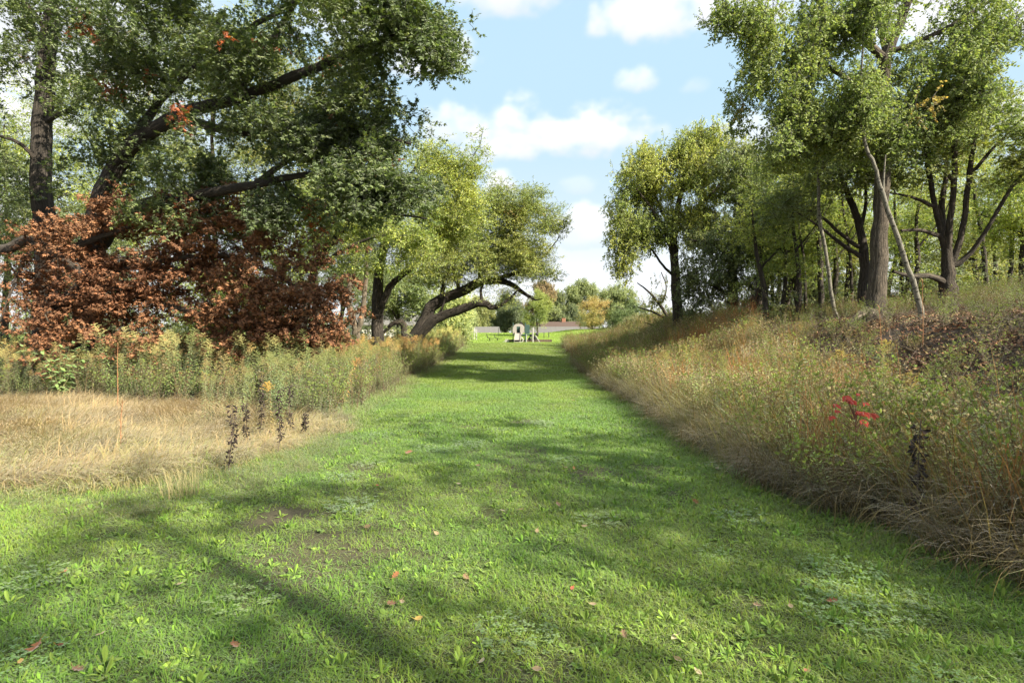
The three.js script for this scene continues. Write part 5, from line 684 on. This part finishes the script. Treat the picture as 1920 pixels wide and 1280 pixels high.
{ const p = on(951, D), t = thing('white_block', 'small white block at the left end of the timber border', 'block', p); part('body', box(0.42, 0.34, 0.42, 0, 0.17, 0), M.white, t); part('cap', box(0.5, 0.05, 0.5, -0.02, 0.365, 0), M.concrete, t); part('ramp', box(0.42, 0.05, 0.4, -0.36, 0.14, 0, 0, 0, 0.62), M.white, t); }
[[918, 'black outdoor seat with a tilted back, farther from the slide'], [932, 'black outdoor seat with a tilted back, nearer to the slide']].forEach(([px, label]) => { const t = thing('park_seat', label, 'seat', on(px, 68), 0, 'black seats on the lawn'); part('backrest', box(0.07, 0.52, 0.4, -0.29, 0.60, 0, 0, 0, 0.35), M.black, t); part('seat', box(0.56, 0.07, 0.42, 0.03, 0.36, 0, 0, 0, -0.12), M.black, t); part('footrest', box(0.3, 0.05, 0.36, 0.42, 0.34, 0), M.black, t); part('post', rod([0.02, 0, 0], [0.02, 0.36, 0], 0.06), M.black, t); part('foot', box(0.5, 0.05, 0.4, 0.02, 0.025, 0), M.black, t); });
[[1020, 'thin dark post on the lawn right of the playground'], [1029, 'thin dark post on the lawn nearest the right meadow']].forEach(([px, label]) => { const t = thing('fence_post', label, 'post', on(px, 74), 0, 'dark posts on the lawn'); part('shaft', rod([0, 0, 0], [0, 0.72, 0], 0.045), M.black, t); part('cap', rod([0, 0.72, 0], [0, 0.76, 0], 0.065), M.black, t); });
{ const t = thing('sign_post', 'pair of tall white posts at the left end of the lawn', 'post', on(891, 70)); part('post', rod([-0.14, 0, 0], [-0.14, 1.55, 0], 0.06), M.white, t); part('post', rod([0.16, 0, 0], [0.16, 1.35, 0], 0.06), M.white, t); part('panel', box(0.26, 0.5, 0.04, 0.01, 1.15, 0), M.white, t); part('arm', rod([-0.14, 1.5, 0], [-0.5, 1.78, 0], 0.025), M.white, t); }
{ const t = thing('young_tree_stake', 'thin white stake standing on the lawn before the grey roof', 'stake', on(934, 80)); part('shaft', rod([0, 0, 0], [0.08, 1.1, 0], 0.045), M.white, t); part('tie', rod([0.06, 0.9, -0.04], [0.06, 0.98, -0.04], 0.08), M.white, t); }
M.shingle = new THREE.MeshStandardMaterial({ color: rgb(0.17, 0.165, 0.16), roughness: 0.95, map: soilTint }); M.brownShingle = new THREE.MeshStandardMaterial({ color: rgb(0.09, 0.06, 0.05), roughness: 0.95 }); M.siding = paint(0.62, 0.6, 0.56, 0.7); M.redBrick = paint(0.30, 0.14, 0.09, 0.9); M.glass = new THREE.MeshPhysicalMaterial({ color: rgb(0.04, 0.05, 0.06), roughness: 0.08 });
function house(name, label, at3, turn, w, h, deep, rise, wallMat, roofMat, openings, chimney) {
  const t = thing(name, label, 'house', at3, turn); part('wall', box(w, h, deep, 0, h / 2, 0), wallMat, t);
  const s = new THREE.Shape(); s.moveTo(-deep / 2 - 0.6, -0.1); s.lineTo(0, rise); s.lineTo(deep / 2 + 0.6, -0.1); s.lineTo(deep / 2 + 0.6, 0.1); s.lineTo(0, rise + 0.22); s.lineTo(-deep / 2 - 0.6, 0.1); s.closePath(); const g = new THREE.ExtrudeGeometry(s, { depth: w + 1, bevelEnabled: false }); g.translate(0, 0, -(w + 1) / 2); g.rotateY(Math.PI / 2); g.translate(0, h, 0); const roof = part('roof', g, roofMat, t);
  const gs = new THREE.Shape(); gs.moveTo(-deep / 2, 0); gs.lineTo(deep / 2, 0); gs.lineTo(0, rise - 0.05); gs.closePath(); const gg = new THREE.ExtrudeGeometry(gs, { depth: w - 0.05, bevelEnabled: false }); gg.translate(0, 0, -(w - 0.05) / 2); gg.rotateY(Math.PI / 2); gg.translate(0, h + 0.002, 0); part('gable', gg, wallMat, t);
  if (chimney) part('chimney', box(0.7, 1.3, 0.7, chimney, h + rise + 0.3, 0), M.redBrick, roof);
  for (const [kind, x, y, ow, oh] of openings) { const z = deep / 2; if (kind === 'window') { const f = part('window', mergeGeometries([box(ow + 0.16, 0.08, 0.1, x, y + oh / 2 + 0.04, z), box(ow + 0.16, 0.08, 0.14, x, y - oh / 2 - 0.04, z), box(0.08, oh, 0.1, x - ow / 2 - 0.04, y, z), box(0.08, oh, 0.1, x + ow / 2 + 0.04, y, z), box(0.05, oh, 0.08, x, y, z)]), M.white, t); part('pane', box(ow, oh, 0.03, x, y, z + 0.01), M.glass, f); } else { const dr = part('door', box(ow, oh, 0.06, x, y, z + 0.02), kind === 'garage' ? M.redBrick : M.white, t); part('handle', rod([x + ow * 0.35, y, z + 0.05], [x + ow * 0.35, y, z + 0.12], 0.03), M.black, dr); } }
  return t;
}
house('brick_house', 'low house with a wide light grey roof beyond the left of the lawn', [-7.8, 0.35, -112], 0.10, 9.5, 2.5, 9, 1.55, M.siding, M.shingle, [['window', 0.2, 1.5, 1.4, 1.2], ['window', -2.6, 1.5, 1.2, 1.2], ['garage', 2.9, 1.2, 3.0, 2.2]], null);
house('long_house', 'long low grey roofed building beyond the right of the lawn', [9.8, 0.7, -112], -0.03, 14, 2.5, 8, 1.2, M.siding, M.shingle, [['window', -5, 1.5, 1.4, 1.1], ['door', -2, 1.1, 1.0, 2.1], ['window', 2, 1.5, 1.4, 1.1], ['window', 5.5, 1.5, 1.4, 1.1]], null);
house('brown_roofed_house', 'dark brown roofed house peeking out behind the long grey roof', [8.2, 0.3, -121], -0.2, 12, 4.0, 8, 1.4, M.siding, M.brownShingle, [['window', -3, 3, 1.2, 1.0], ['window', 1, 3, 1.2, 1.0], ['window', 4, 3, 1.2, 1.0]], 3);
house('white_house', 'white sided house glimpsed between the trunks left of the leaning tree', [-16.6, 0.8, -75], 0.5, 9, 2.9, 8, 1.7, M.siding, M.shingle, [['window', -2.4, 1.7, 1.3, 1.2], ['window', 0.6, 1.7, 1.3, 1.2], ['door', 2.9, 1.1, 1.0, 2.1]], null);
shade(scene);
renderer.render(scene, camera);
